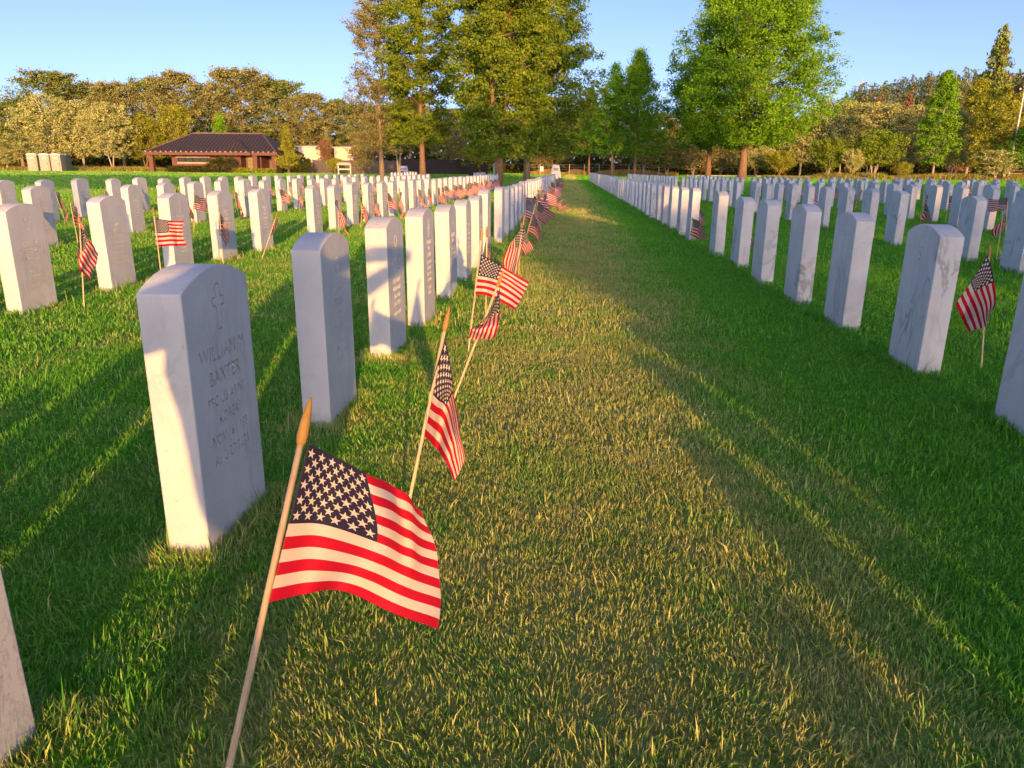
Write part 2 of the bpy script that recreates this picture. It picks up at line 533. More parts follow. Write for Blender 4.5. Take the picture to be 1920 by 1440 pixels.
def tree_meshes(seed, H, cb, Rc, kind, nleaf, leaf, trunk_r, limbs=26, twig=4, spread=0.13, stems=1, lean=0.0, up=0.55, clump=None, holes=None):
    """returns (limb mesh builder, leaf mesh): a tapered trunk with limbs that carry twigs,
    every twig end carries a clump of leaf-sized faces"""
    g = np.random.default_rng(seed)
    mb = MB()
    tips = []
    for s in range(stems):
        a0 = 2 * math.pi * s / max(1, stems) + g.uniform(0, 1)
        out = 0.0 if stems == 1 else Rc * 0.32
        n = 8
        pts = []; rads = []
        wob = g.normal(0, 0.012 * H, (n, 2)); wob[0] = 0
        hs = H * (0.93 if stems == 1 else g.uniform(0.7, 0.9))
        for i in range(n):
            t = i / (n - 1)
            pts.append((wob[i, 0] * t + out * t * math.cos(a0) + lean * t * H, wob[i, 1] * t + out * t * math.sin(a0), hs * t - (0.15 if i == 0 else 0)))
            rads.append(trunk_r / math.sqrt(stems) * ((1 - t) ** 0.8 * 0.92 + 0.03) * (1.35 if i == 0 else 1))
        mb.tube(pts, rads, 9)
        P = np.array(pts)
        for k in range(limbs // stems):
            t0 = g.uniform(0, 1) ** 0.85
            z0 = cb * 0.85 + (hs * 0.97 - cb * 0.85) * t0
            j = min(int(z0 / hs * (n - 1)), n - 2)
            fr = z0 / hs * (n - 1) - j
            st = P[j] * (1 - fr) + P[j + 1] * fr
            ang = k * 2.39996 + g.uniform(-0.4, 0.4) + s
            rr = Rc * float(profile(kind, np.array((z0 + up * Rc * 0.3 - cb) / max(0.1, H - cb)))) * g.uniform(0.62, 1.0)
            rise = up * rr * g.uniform(0.5, 1.3)
            en = np.array([st[0] * 0.3 + math.cos(ang) * rr, st[1] * 0.3 + math.sin(ang) * rr, min(z0 + rise, H * 0.99)])
            mid = (st + en) / 2 + np.array([g.normal(0, .05) * rr, g.normal(0, .05) * rr, -0.06 * rr + g.normal(0, .04) * rr])
            r0 = max(0.012, trunk_r * 0.34 * (1 - t0 * 0.7))
            q = [st, st * 0.5 + mid * 0.5 + g.normal(0, 0.02 * rr + 0.01, 3), mid, mid * 0.5 + en * 0.5 + g.normal(0, 0.02 * rr + 0.01, 3), en]
            mb.tube(q, [r0, r0 * 0.8, r0 * 0.6, r0 * 0.4, r0 * 0.15], 5, cap=False)
            for w in range(twig):
                f = g.uniform(0.3, 1.0)
                base = q[2] * (1 - f) + q[4] * f if f > 0.5 else q[0] * (1 - f) + q[2] * f
                dv = g.normal(0, 1, 3); dv[2] = abs(dv[2]) * 0.6
                dv = dv / np.linalg.norm(dv) * rr * g.uniform(0.15, 0.34)
                te = base + dv
                mb.tube([base, (base + te) / 2 + g.normal(0, 0.02 * rr, 3), te], [r0 * 0.35, r0 * 0.25, r0 * 0.08], 4, cap=False)
                tips.append(te); tips.append((base + te) / 2)
            tips.append(en); tips.append(q[3])
    tips = np.array(tips)
    # extra clumps filling the crown volume near its outside
    nx = clump if clump is not None else int(len(tips) * 0.95)
    tt = g.uniform(0, 1, nx)
    zz = cb + (H - cb) * tt
    rr = Rc * profile(kind, tt) * np.sqrt(g.uniform(0.25, 1.0, nx))
    aa = g.uniform(0, 2 * math.pi, nx)
    # lumps in the outline, two or three octaves
    lump = 1 + 0.16 * np.sin(aa * 3 + tt * 7 + seed) + 0.12 * np.sin(aa * 5 - tt * 13 + seed * 2)
    extra = np.stack([np.cos(aa) * rr * lump + lean * zz, np.sin(aa) * rr * lump, zz], 1)
    C = np.concatenate([tips, extra])
    if holes is not None:
        C = C[~holes(C)]
    ci = g.integers(0, len(C), nleaf)
    size_c = g.uniform(0.5, 1.35, len(C))
    sig = spread * Rc * 0.54
    pos = C[ci] + g.normal(0, 1, (nleaf, 3)) * (sig * size_c[ci])[:, None] * np.array([1, 1, 0.62])
    if holes is not None:
        pos = pos[~holes(pos)]
    nleaf = len(pos)
    ci = ci[:nleaf]
    pos[:, 2] = np.maximum(pos[:, 2], cb * 0.55)
    # leaf quads: kite shapes in random planes
    d1 = g.normal(0, 1, (nleaf, 3)); d1 /= np.linalg.norm(d1, axis=1)[:, None]
    d2 = np.cross(d1, g.normal(0, 1, (nleaf, 3))); d2 /= np.linalg.norm(d2, axis=1)[:, None]
    ls = leaf * g.uniform(0.55, 1.3, nleaf)[:, None]
    V = np.stack([pos - d1 * ls * .6, pos + d2 * ls * .36, pos + d1 * ls * .6, pos - d2 * ls * .36], 1).reshape(-1, 3)
    F = np.arange(nleaf * 4)
    ct = g.uniform(0, 1, len(C))
    tint = np.clip(ct[ci] * 0.55 + g.uniform(0, 0.55, nleaf), 0, 1)
    A = np.stack([tint, g.uniform(0, 1, nleaf) * 0.5 + ct[ci] * 0.5, np.zeros(nleaf), np.ones(nleaf)], 1)
    A = np.repeat(A, 4, 0)
    lm = mesh_np("crown", V, F, np.full(nleaf, 4), attr=A)
    return mb.mesh("trunk", smooth=True), lm

def place_tree(meshes, name, label, cat, x, y, fol, bark, group=None, rz=0.0, sc=(1, 1, 1), z=None):
    t = thing(name, label, cat, (x, y, gz(y) if z is None else z), rz, group)
    t.scale = sc
    tm, lm = meshes
    a = bpy.data.objects.new("trunk", tm); COL.objects.link(a); a.parent = t
    b = bpy.data.objects.new("crown", lm); COL.objects.link(b); b.parent = t
    # materials live on the object so that one mesh can serve several kinds
    for o, mt in ((a, bark), (b, fol)):
        if len(o.data.materials) == 0: o.data.materials.append(mt)
        o.material_slots[0].link = 'OBJECT'
        o.material_slots[0].material = mt
    return t

F_GREEN = foliage_material("oak_leaves_green", (0.045, 0.100, 0.010), (0.235, 0.315, 0.032), 0.35, (0.26, 0.30, 0.04))
F_BRIGHT = foliage_material("maple_leaves_bright", (0.045, 0.140, 0.010), (0.220, 0.400, 0.025), 0.40)
F_DEEP = foliage_material("linden_leaves_deep_green", (0.022, 0.095, 0.010), (0.095, 0.270, 0.022), 0.35)
F_GREY = foliage_material("grey_green_leaves", (0.09, 0.11, 0.035), (0.30, 0.29, 0.11), 0.3, (0.34, 0.22, 0.09))
F_PALE = foliage_material("pale_silvery_leaves", (0.17, 0.20, 0.055), (0.48, 0.48, 0.18), 0.3)
F_OLIVE = foliage_material("dry_olive_leaves", (0.060, 0.100, 0.020), (0.215, 0.275, 0.065), 0.25, (0.28, 0.17, 0.07))
F_BROWN = foliage_material("brown_dry_leaves", (0.085, 0.095, 0.030), (0.285, 0.275, 0.090), 0.25)
F_RED = foliage_material("copper_leaves", (0.12, 0.065, 0.035), (0.30, 0.165, 0.085), 0.25)
F_YELLOW = foliage_material("yellow_green_leaves", (0.11, 0.15, 0.015), (0.36, 0.36, 0.045), 0.4)
F_FIR = foliage_material("far_fir_needles", (0.055, 0.085, 0.036), (0.165, 0.200, 0.075), 0.15, (0.20, 0.17, 0.075))
F_HEDGE = foliage_material("dark_hedge_leaves", (0.020, 0.045, 0.010), (0.075, 0.085, 0.018), 0.25, (0.11, 0.05, 0.03))

def hgt(px, py, Y):
    """height above the lawn of something at distance Y whose top is at (px, py)"""
    return at(px, py, Y).z - gz(Y)

# ---- the large trees standing among and behind the graves
def big(px, Y, top, halfpx, basepx, kind, nleaf, leaf, tr, fol, bark, name, label, seed, **kw):
    x = X_at(px, Y)
    H = hgt(px, max(top, -400), Y)
    m = ray(px, 318); sc_ = Y / m.y * FPX
    Rc = halfpx * Y / 1458.0
    cb = hgt(px, basepx, Y)
    return place_tree(tree_meshes(seed, H, cb, Rc, kind, nleaf, leaf, tr, **kw), name, label, "tree", x, Y, fol, bark, None)

big(716, 62, -75, 74, 285, 'column', 44000, 0.115, 0.20, F_GREY, BARK_OAK, "sparse_tree", "tall sparse grey green tree, leftmost of the big trees behind the graves", 3, limbs=60, twig=5, spread=0.10, up=0.9)
big(748, 70, 130, 52, 270, 'round', 9000, 0.15, 0.16, F_YELLOW, BARK_PALE, "birch_tree", "small tree with a forked cream white trunk between two brown trunks", 4, limbs=22, stems=2, spread=0.14)
big(792, 60, -40, 76, 272, 'round', 66000, 0.135, 0.24, F_GREEN, BARK, "oak_tree", "green tree on a straight orange brown trunk, second big tree from the left", 5, limbs=44, twig=5, spread=0.12)
big(936, 39, -330, 104, 290, 'broad', 110000, 0.12, 0.19, F_GREEN, BARK, "oak_tree", "tall dark oak with twin trunks rising behind the second row of graves", 6, limbs=70, stems=2, spread=0.11)
big(988, 56, -150, 138, 292, 'broad', 140000, 0.145, 0.22, F_GREEN, BARK_OAK, "oak_tree", "broad oak with a forked grey trunk beside the far end of the aisle", 7, limbs=80, twig=5, spread=0.10, up=0.75)
big(1104, 105, 165, 42, 290, 'cone', 9000, 0.2, 0.16, F_DEEP, BARK, "linden_tree", "dark green tree with thin black trunk, leftmost of three past the aisle", 8, limbs=26, up=0.9)
big(1147, 100, 120, 62, 292, 'cone', 22000, 0.16, 0.18, F_DEEP, BARK, "linden_tree", "pointed dark green tree, middle one of three past the aisle", 9, limbs=34, up=1.0)
big(1190, 98, 94, 74, 290, 'cone', 42000, 0.16, 0.2, F_BRIGHT, BARK, "linden_tree", "tallest pointed green tree of the three past the aisle", 10, limbs=46, up=1.0)
big(1328, 84, 84, 88, 278, 'broad', 52000, 0.15, 0.30, F_DEEP, BARK, "oak_tree", "dark green tree half hidden behind the bright oak, red brown trunk", 11, limbs=46, twig=5, spread=0.11)
big(1392, 78, -42, 150, 272, 'broad', 160000, 0.17, 0.40, F_BRIGHT, BARK, "oak_tree", "huge bright green oak catching the sun above the right graves", 12, limbs=110, twig=5, spread=0.085, up=0.5)

# ---- trees and bushes behind the lawn; a few meshes serve many trees
V_OAK = [tree_meshes(40 + i, 15.0, 4.0, 5.6, 'round', 20000, 0.26, 0.30, limbs=34, twig=4, spread=0.12, up=0.8) for i in range(4)]
V_PALE = [tree_meshes(50 + i, 10.0, 2.2, 3.7, 'oval', 15000, 0.2, 0.16, limbs=28, twig=4, spread=0.12, stems=2, up=0.9) for i in range(3)]
V_CONE = [tree_meshes(60 + i, 8.0, 0.7, 2.4, 'cone', 7000, 0.22, 0.13, limbs=30, twig=3, spread=0.13, up=0.8) for i in range(2)]
V_COL = [tree_meshes(65 + i, 13.0, 1.9, 2.9, 'column', 18000, 0.2, 0.16, limbs=36, twig=4, spread=0.12, up=1.0) for i in range(2)]
V_BUSH = [tree_meshes(70 + i, 4.2, 1.3, 3.2, 'umbrella', 10000, 0.15, 0.14, limbs=20, twig=3, spread=0.15, stems=5, up=0.5) for i in range(2)]
V_SMALL = [tree_meshes(75 + i, 5.5, 1.2, 2.0, 'round', 3500, 0.2, 0.09, limbs=22, twig=4, spread=0.16, stems=2, up=0.9) for i in range(2)]

def tr(V, i, px, Y, top, half, name, label, cat, fol, bark, group=None, dim=None):
    Hm, Rm = dim
    x = X_at(px, Y)
    H = hgt(px, top, Y)
    Rc = half * Y / 1458.0
    return place_tree(V[i % len(V)], name, label, cat, x, Y, fol, bark, group, rz=(i * 1.7) % 6.28, sc=(Rc / Rm, Rc / Rm, H / Hm))

OAKD, PALED, CONED, COLD, BUSHD, SMALLD = (15, 5.6), (10, 3.7), (8, 2.4), (13, 2.9), (4.2, 3.2), (5.5, 2.0)
oaks = [(-70, 128, 185, 75, F_OLIVE), (5, 132, 190, 65, F_BROWN), (45, 122, 192, 55, F_OLIVE), (120, 128, 137, 75, F_OLIVE), (185, 134, 158, 55, F_BROWN),
        (235, 126, 158, 55, F_BROWN), (300, 136, 150, 50, F_OLIVE), (345, 126, 138, 62, F_BROWN), (410, 134, 160, 55, F_OLIVE), (462, 126, 133, 72, F_BROWN),
        (530, 130, 152, 62, F_OLIVE), (585, 124, 178, 55, F_BROWN), (640, 132, 190, 55, F_OLIVE), (700, 128, 200, 60, F_OLIVE), (770, 134, 196, 60, F_BROWN),
        (850, 128, 205, 60, F_OLIVE), (930, 134, 215, 60, F_BROWN), (1000, 130, 222, 55, F_BROWN), (1060, 136, 208, 55, F_OLIVE), (1130, 132, 205, 55, F_BROWN), (1215, 136, 212, 60, F_OLIVE),
        (1290, 132, 225, 60, F_BROWN), (1370, 136, 232, 60, F_OLIVE), (1450, 134, 226, 60, F_OLIVE), (1530, 136, 232, 50, F_BROWN)]
where = ["at the far left edge, above the lawn", "far left, behind the portable toilets", "left of the round pale trees", "tallest at far left, behind the pale trees", "behind the second pale tree",
         "between pale trees and pavilion", "left of the pavilion roof", "rising above the pavilion roof", "above the pavilion ridge", "tallest one right of the pavilion ridge",
         "right of the pavilion", "above the white shed", "left of the sparse tall tree", "behind the sparse tall tree", "behind the straight brown trunk",
         "behind the black bins", "behind the twin trunks", "behind the white board sign", "at the far end of the aisle", "behind the pointed trees", "right of the pointed trees",
         "left behind the huge oak", "behind the huge oak trunk", "right behind the huge oak", "below the right hill end"]
for i, (px, Y, top, half, fol) in enumerate(oaks):
    word = "olive" if fol is F_OLIVE else "brown"
    tr(V_OAK, i, px, Y, top, half * 1.12, "woodland_oak", "%s woodland oak %s" % (word, where[i]), "tree", fol, BARK_OAK, "oaks of the wood edge", OAKD)
pales = [(98, 108, 178, 58, "rounded pale silvery tree behind the portable toilets"), (160, 110, 190, 48, "pale silvery tree with thin trunks, second from left"),
         (212, 107, 194, 46, "pale silvery tree nearest the pavilion"), (14, 104, 262, 34, "low pale tree at the far left edge"),
         (1575, 122, 190, 48, "pale cream tree right of the huge oak"), (1628, 118, 194, 48, "pale cream tree behind the domed bush"),
         (1700, 116, 198, 44, "pale cream tree left of the slim maple"), (1783, 104, 208, 42, "pale tree with two thin white stems between the slim maples"),
         (1500, 124, 222, 44, "pale yellow tree under the huge oak"), (1925, 104, 232, 40, "pale tree at the far right edge")]
for i, (px, Y, top, half, lab) in enumerate(pales):
    tr(V_PALE, i, px, Y, top, half * 1.1, "pale_tree", lab, "tree", F_PALE, BARK_PALE, "pale trees at the lawn edge", PALED)
mids = [(V_PALE, 0, 275, 112, 215, 44, "round_tree", "mid green tree left of the pavilion", F_YELLOW, BARK, PALED),
        (V_CONE, 0, 420, 113, 212, 32, "conical_tree", "small green pointed tree behind the pavilion ridge", F_BRIGHT, BARK, CONED),
        (V_PALE, 1, 340, 114, 198, 36, "round_tree", "olive green tree behind the pavilion roof", F_YELLOW, BARK, PALED),
        (V_CONE, 1, 541, 103, 236, 22, "conical_tree", "yellow green pointed tree right of the pavilion", F_YELLOW, BARK, CONED),
        (V_CONE, 0, 616, 112, 240, 13, "conical_tree", "olive pointed tree in front of the white shed", F_GREY, BARK, CONED),
        (V_SMALL, 0, 611, 106, 262, 15, "shrub_tree", "copper shrub in front of the white shed", F_RED, BARK, SMALLD),
        (V_SMALL, 1, 688, 106, 250, 34, "shrub_tree", "large copper tree above the fence", F_RED, BARK, SMALLD),
        (V_SMALL, 0, 681, 90, 266, 22, "shrub_tree", "small brown tree with a thin trunk before the fence", F_BROWN, BARK, SMALLD),
        (V_SMALL, 1, 900, 98, 258, 34, "shrub_tree", "yellow green small tree above the black bins", F_YELLOW, BARK, SMALLD),
        (V_SMALL, 0, 843, 104, 232, 40, "shrub_tree", "olive tree above the dark end of the fence", F_GREY, BARK, SMALLD),
        (V_COL, 0, 1750, 98, 133, 40, "slim_maple", "slim bright green maple right of the cream trees", F_BRIGHT, BARK_PALE, COLD),
        (V_COL, 1, 1812, 108, 148, 44, "slim_maple", "slim yellow green maple below the lone conifer", F_YELLOW, BARK_PALE, COLD),
        (V_PALE, 2, 1864, 97, 165, 56, "field_maple", "broad yellow green tree beside the flagpole", F_YELLOW, BARK, PALED),
        (V_PALE, 1, 1935, 92, 232, 48, "field_maple", "dark green tree cut off by the right edge", F_DEEP, BARK, PALED),
        (V_BUSH, 0, 1553, 97, 262, 42, "domed_bush", "domed green bush on many pale stems, left one", F_GREEN, BARK_PALE, BUSHD),
        (V_BUSH, 1, 1638, 97, 246, 60, "domed_bush", "larger domed green bush on splayed pale stems", F_GREEN, BARK_PALE, BUSHD),
        (V_BUSH, 0, 1462, 99, 285, 34, "domed_bush", "low yellow green bush right of the huge oak trunk", F_YELLOW, BARK, BUSHD),
        (V_BUSH, 1, 1418, 103, 272, 36, "domed_bush", "cream flowering bush beside the huge oak trunk", F_PALE, BARK, BUSHD),
        (V_BUSH, 0, 1598, 95, 282, 24, "domed_bush", "small cream flowering bush between the two domed bushes", F_PALE, BARK, BUSHD),
        (V_BUSH, 1, 1693, 94, 305, 20, "domed_bush", "tiny low round bush right of the domed bushes", F_YELLOW, BARK, BUSHD),
        (V_SMALL, 0, 1868, 92, 282, 34, "shrub_tree", "pale branched shrub beside the wooden fence posts", F_PALE, BARK_PALE, SMALLD),
        (V_SMALL, 1, 1208, 112, 262, 30, "shrub_tree", "bare pale shrub between thin dark trunks", F_BROWN, BARK_PALE, SMALLD),
        (V_SMALL, 0, 1040, 120, 255, 34, "shrub_tree", "thin brown tree behind the board sign", F_BROWN, BARK_PALE, SMALLD),
        (V_SMALL, 1, 1012, 118, 268, 30, "shrub_tree", "thin pale tree left of the board sign", F_GREY, BARK_PALE, SMALLD),
        (V_SMALL, 0, 1250, 112, 262, 40, "shrub_tree", "brown scrub left of the red brown trunk", F_OLIVE, BARK_PALE, SMALLD),
        (V_SMALL, 1, 1300, 110, 268, 36, "shrub_tree", "green brown scrub behind the red brown trunk", F_GREY, BARK_PALE, SMALLD),
        (V_SMALL, 1, 1352, 112, 270, 36, "shrub_tree", "brown scrub between the two right trunks", F_BROWN, BARK_PALE, SMALLD),
        (V_CONE, 1, 1686, 126, 178, 30, "copper_tree", "copper brown pointed tree behind the cream trees", F_RED, BARK, CONED),
        (V_CONE, 0, 1792, 124, 190, 34, "copper_tree", "copper brown tree between the slim maples", F_RED, BARK, CONED),
        (V_CONE, 1, 1630, 128, 184, 26, "copper_tree", "copper brown treetop above the larger domed bush", F_RED, BARK, CONED),
        (V_CONE, 0, 1838, 160, 50, 48, "lone_conifer", "tall lone conifer standing above the right hill", F_OLIVE, BARK, CONED)]
for V, i, px, Y, top, half, nm, lab, fol, bark, dim in mids:
    tr(V, i, px, Y, top, half, nm, lab, "bush" if "bush" in nm else "tree", fol, bark, None, dim)

# ---- bushes by the pavilion
def bush(px, Y, top, half, label, fol, seed, cb=0.15, name="round_bush"):
    H = hgt(px, top, Y)
    return place_tree(tree_meshes(seed, H, cb, half * Y / 1458, 'round', 2600, 0.16, 0.07, limbs=14, twig=3, spread=0.17, stems=3, up=0.5), name, label, "bush", X_at(px, Y), Y, fol, BARK)
bush(412, 97, 298, 31, "dark domed bush against the pavilion wall", F_HEDGE, 91)
bush(541, 95, 289, 24, "white flowering bush beside the pavilion corner", F_YELLOW, 92, 0.8)
bush(568, 97, 296, 18, "dark green bush right of the white flowering one", F_HEDGE, 93)
bush(628, 94, 298, 16, "bright yellow green bush behind the wooden stand", F_YELLOW, 94, 0.6)

def leaf_box(name, label, cat, x0, x1, y0, y1, z0, z1, n, leaf, fol, kind=None, seed=5, top=None):
    g = np.random.default_rng(seed)
    P = np.stack([g.uniform(x0, x1, n), g.uniform(y0, y1, n), z0 + (z1 - z0) * g.uniform(0, 1, n) ** 0.8], 1)
    if top is not None:
        P[:, 2] = z0 + (P[:, 2] - z0) * top(P[:, 0])
    d1 = g.normal(0, 1, (n, 3)); d1 /= np.linalg.norm(d1, axis=1)[:, None]
    d2 = np.cross(d1, g.normal(0, 1, (n, 3))); d2 /= np.linalg.norm(d2, axis=1)[:, None]
    ls = leaf * g.uniform(0.6, 1.3, n)[:, None]
    V = np.stack([P - d1 * ls * .6, P + d2 * ls * .4, P + d1 * ls * .6, P - d2 * ls * .4], 1).reshape(-1, 3)
    A = np.repeat(np.stack([g.uniform(0, 1, n)] * 2 + [np.zeros(n), np.ones(n)], 1), 4, 0)
    me = mesh_np(name, V, np.arange(n * 4), np.full(n, 4), attr=A)
    if kind:
        o = structure(name, me, fol, kind); o["label"] = label; o["category"] = cat
    else:
        o = thing(name, label, cat, me=me, mat=fol)
    return o
leaf_box("clipped_hedge", "low clipped hedge below the pavilion window strip", "hedge", X_at(315, 98), X_at(392, 98), 97.4, 98.6, ZF, ZF + 0.85, 2600, 0.14, F_HEDGE, seed=6)
leaf_box("clipped_hedge", "low clipped hedge between domed bush and pavilion door", "hedge", X_at(437, 98), X_at(466, 98), 97.4, 98.6, ZF, ZF + 0.65, 1300, 0.14, F_YELLOW, seed=7)
leaf_box("clipped_hedge", "low clipped hedge right of the pavilion door", "hedge", X_at(474, 98), X_at(516, 98), 97.4, 98.6, ZF, ZF + 0.6, 1600, 0.14, F_YELLOW, seed=8)

# the far wood reads as one mass behind the separate trees
leaf_box("distant_wood", "dense dark wood behind the single oaks and bushes", "wood", -150, 120, 146, 158, ZF, 9.5, 34000, 0.9, F_OLIVE, "stuff", 9,
         top=lambda x: 0.82 + 0.18 * np.sin(x * 0.31) * np.sin(x * 0.117 + 1))
leaf_box("undergrowth", "dark undergrowth along the foot of the wood", "undergrowth", -150, 130, 126, 134, ZF, 2.6, 30000, 0.5, F_HEDGE, "stuff", 10,
         top=lambda x: 0.7 + 0.3 * np.sin(x * 0.5) * np.sin(x * 0.23))

# tall dry grass beyond the lawn
def tall_grass(name, label, x0, x1, y0, y1, n, h, mat, seed):
    g = np.random.default_rng(seed)
    x = g.uniform(x0, x1, n); y = g.uniform(y0, y1, n)
    hh = h * g.uniform(0.4, 1.1, n) * (0.75 + .35 * np.sin(x * .9 + np.sin(x * .37) * 2)); w = 0.05 * g.uniform(0.6, 1.4, n)
    a = g.uniform(0, math.pi, n); lx, ly = g.normal(0, 0.25, n) * hh, g.normal(0, 0.25, n) * hh
    V = np.stack([np.stack([x - w * np.cos(a), y - w * np.sin(a), np.full(n, ZF)], 1), np.stack([x + w * np.cos(a), y + w * np.sin(a), np.full(n, ZF)], 1),
                  np.stack([x + lx, y + ly, ZF + hh], 1)], 1).reshape(-1, 3)
    A = np.repeat(np.stack([g.uniform(0, 1, n)] * 2 + [np.zeros(n), np.ones(n)], 1), 3, 0)
    o = structure(name, mesh_np(name, V, np.arange(n * 3), np.full(n, 3), attr=A), mat, "stuff")
    o["label"] = label; o["category"] = "tall grass"
F_STRAW = foliage_material("dry_tall_grass", (0.26, 0.16, 0.05), (0.55, 0.38, 0.15), 0.3)
F_REED = foliage_material("green_tall_grass", (0.12, 0.12, 0.025), (0.36, 0.33, 0.09), 0.3)
tall_grass("dry_grass", "tall straw coloured grass behind the wire fence", X_at(985, 118), X_at(1262, 118), 112, 124, 26000, 0.75, F_STRAW, 21)
tall_grass("rough_grass", "rough green and yellow grass before the left wood", X_at(-200, 106), X_at(290, 106), 103, 112, 26000, 0.7, F_REED, 22)
tall_grass("verge_grass", "reddish and yellow rough grass under the bushes at right", X_at(1440, 96), X_at(2150, 96), 91, 99, 30000, 0.75, F_REED, 23)

# ---- the wooded hill at the right
def hill_z(x, y):
    a = np.clip((x - 95) / 210, 0, 1); a = a * a * (3 - 2 * a)
    c = np.clip((x - 72) / 75, 0, 1); c = c * c * (3 - 2 * c)
    b = np.exp(-((y - 400) / 120.0) ** 2)
    return ZF + b * (30 * c + 10 * a + 1.6 * np.sin(x * 0.045) + 1.0 * np.sin(x * 0.11 + 1))
hx = np.linspace(60, 620, 70); hy = np.linspace(240, 640, 40)
HX, HY = np.meshgrid(hx, hy)
HZ = hill_z(HX, HY)
i_ = np.arange(70 * 39).reshape(39, 70)[:, :-1].ravel()
Fq = np.stack([i_, i_ + 1, i_ + 71, i_ + 70], 1)
structure("hill", mesh_np("hill", np.stack([HX.ravel(), HY.ravel(), HZ.ravel()], 1), Fq.ravel(), np.full(len(Fq), 4), smooth=True),
          plain("hill_scrub_soil", (0.10, 0.08, 0.04), 0.95, 0.1, 0.4, 0.03))
def hill_wood():
    g = np.random.default_rng(31)
    n = 3400
    x = g.uniform(70, 560, n); y = g.uniform(270, 420, n)
    z = hill_z(x, y)
    per = 90
    H = g.uniform(5, 10.5, n); Rr = g.uniform(1.9, 3.8, n)
    t = g.uniform(0, 1, (n, per)) ** 0.8
    fir = (g.uniform(0, 1, n) < 0.5)[:, None]
    rad = np.where(fir, 1 - t * 0.93, np.sqrt(np.clip(1 - (2 * t - 0.9) ** 2 / 1.3, 0.05, 1))) * Rr[:, None] * np.sqrt(g.uniform(0.2, 1, (n, per)))
    a = g.uniform(0, 2 * math.pi, (n, per))
    P = np.stack([x[:, None] + np.cos(a) * rad, y[:, None] + np.sin(a) * rad, z[:, None] + 0.4 + t * H[:, None]], 2).reshape(-1, 3)
    m = len(P)
    d1 = g.normal(0, 1, (m, 3)); d1 /= np.linalg.norm(d1, axis=1)[:, None]
    d2 = np.cross(d1, g.normal(0, 1, (m, 3))); d2 /= np.linalg.norm(d2, axis=1)[:, None]
    ls = g.uniform(0.35, 0.8, m)[:, None]
    V = np.stack([P - d1 * ls * .7, P + d2 * ls * .5, P + d1 * ls * .7, P - d2 * ls * .5], 1).reshape(-1, 3)
    ct = np.repeat(g.uniform(0, 1, n), per)
    A = np.repeat(np.stack([np.clip(ct * .6 + g.uniform(0, .4, m), 0, 1), ct, np.zeros(m), np.ones(m)], 1), 4, 0)
    o = structure("hillside_wood", mesh_np("hillside_wood", V, np.arange(m * 4), np.full(m, 4), attr=A), F_FIR, "stuff")
    o["label"] = "brown and green wood covering the far hillside"; o["category"] = "wood"
hill_wood()
mast = MB()
mx, my = X_at(1595, 400), 400
zt = at(1595, 153, 400).z
for s in (-1, 1):
    mast.bar((mx + s * 1.0, my, 8), (mx + s * 0.25, my, zt), 0.28)
mast.bar((mx, my, zt - 3), (mx, my, zt + 2), 0.2)
for k in range(6):
    z_ = 20 + (zt - 20) * k / 6
    mast.bar((mx - .8, my, z_), (mx + .5, my, z_ + 3), 0.15)
mast.bar((mx - 1.8, my, zt - 1.2), (mx + 1.8, my, zt - 1.2), 0.4)
thing("radio_mast", "thin lattice radio mast on the skyline left of the hill", "mast", me=mast.mesh("radio_mast"), mat=plain("mast_grey", (0.35, 0.36, 0.38)))

# ================================================================ THE PAVILION
YP = 101.0
def bx(px, Y=YP): return X_at(px, Y)
def bz(py, Y=YP, px=400): return at(px, py, Y).z
pav = thing("brick_pavilion", "low brick pavilion with dark hipped metal roof behind the left lawn", "pavilion", (bx(405), YP + 4, ZF))
PX, PY = bx(405), YP + 4
def loc(mb_, name, mat, parent=pav, bevel=0, smooth=False, off=None):
    ox, oy, oz = off if off else (PX, PY, ZF)
    mb_.v = [(x - ox, y - oy, z - oz) for x, y, z in mb_.v]
    return mb_.build(name, mat, parent, smooth, bevel)
ROOFM = NT("dark_standing_seam_roof")
_co = ROOFM.coord(); _w = ROOFM.n("ShaderNodeTexWave"); _w.inputs["Scale"].default_value = 0.62; _w.inputs["Distortion"].default_value = 0
ROOFM.t.links.new(_co, _w.inputs[0])
ROOFM.base(ROOFM.ramp(_w.outputs[1], [(0.0, (0.038, 0.026, 0.022)), (0.8, (0.060, 0.044, 0.036)), (0.95, (0.085, 0.065, 0.055))]), 0.5, 0.4)
ROOFM.bump(_w.outputs[1], 0.4, 0.05)
ROOFM = ROOFM.m
TRIM = plain("pale_stone_trim", (0.50, 0.36, 0.27), 0.8, 0.2)
FASCIA = plain("rust_red_fascia", (0.17, 0.085, 0.06), 0.7, 0.2)
DARKG = plain("dark_window_glass", (0.035, 0.045, 0.04), 0.15, 0.5)
BLACKM = plain("near_black_paint", (0.012, 0.012, 0.014), 0.5, 0.3)
zw = bz(289)
walls = MB().box(bx(317), bx(410), YP + 1.0, YP + 8, ZF, zw).box(bx(410) + .01, bx(453), YP, YP + 8, ZF, zw)
walls.box(bx(459), bx(488), YP + 0.6, YP + 8, ZF, zw).box(bx(488) + .01, bx(503), YP + 3.2, YP + 8, ZF, zw)
loc(walls, "wall", BRICK)
rf = MB()
xe0, xe1, xr0, xr1 = bx(280), bx(526), bx(341), bx(474)
ze, zr = bz(286), bz(248)
y0, y1, ym = YP - 1.0, YP + 9.5, YP + 4.2
rf.add([(xe0, y0, ze), (xe1, y0, ze), (xe1, y1, ze), (xe0, y1, ze), (xr0, ym, zr), (xr1, ym, zr)],
       [(0, 1, 5, 4), (1, 2, 5), (2, 3, 4, 5), (3, 0, 4), (0, 3, 2, 1)])
roof = loc(rf, "roof", ROOFM)
gb = MB()
gx0, gx1, gxm = bx(409), bx(480), bx(446)
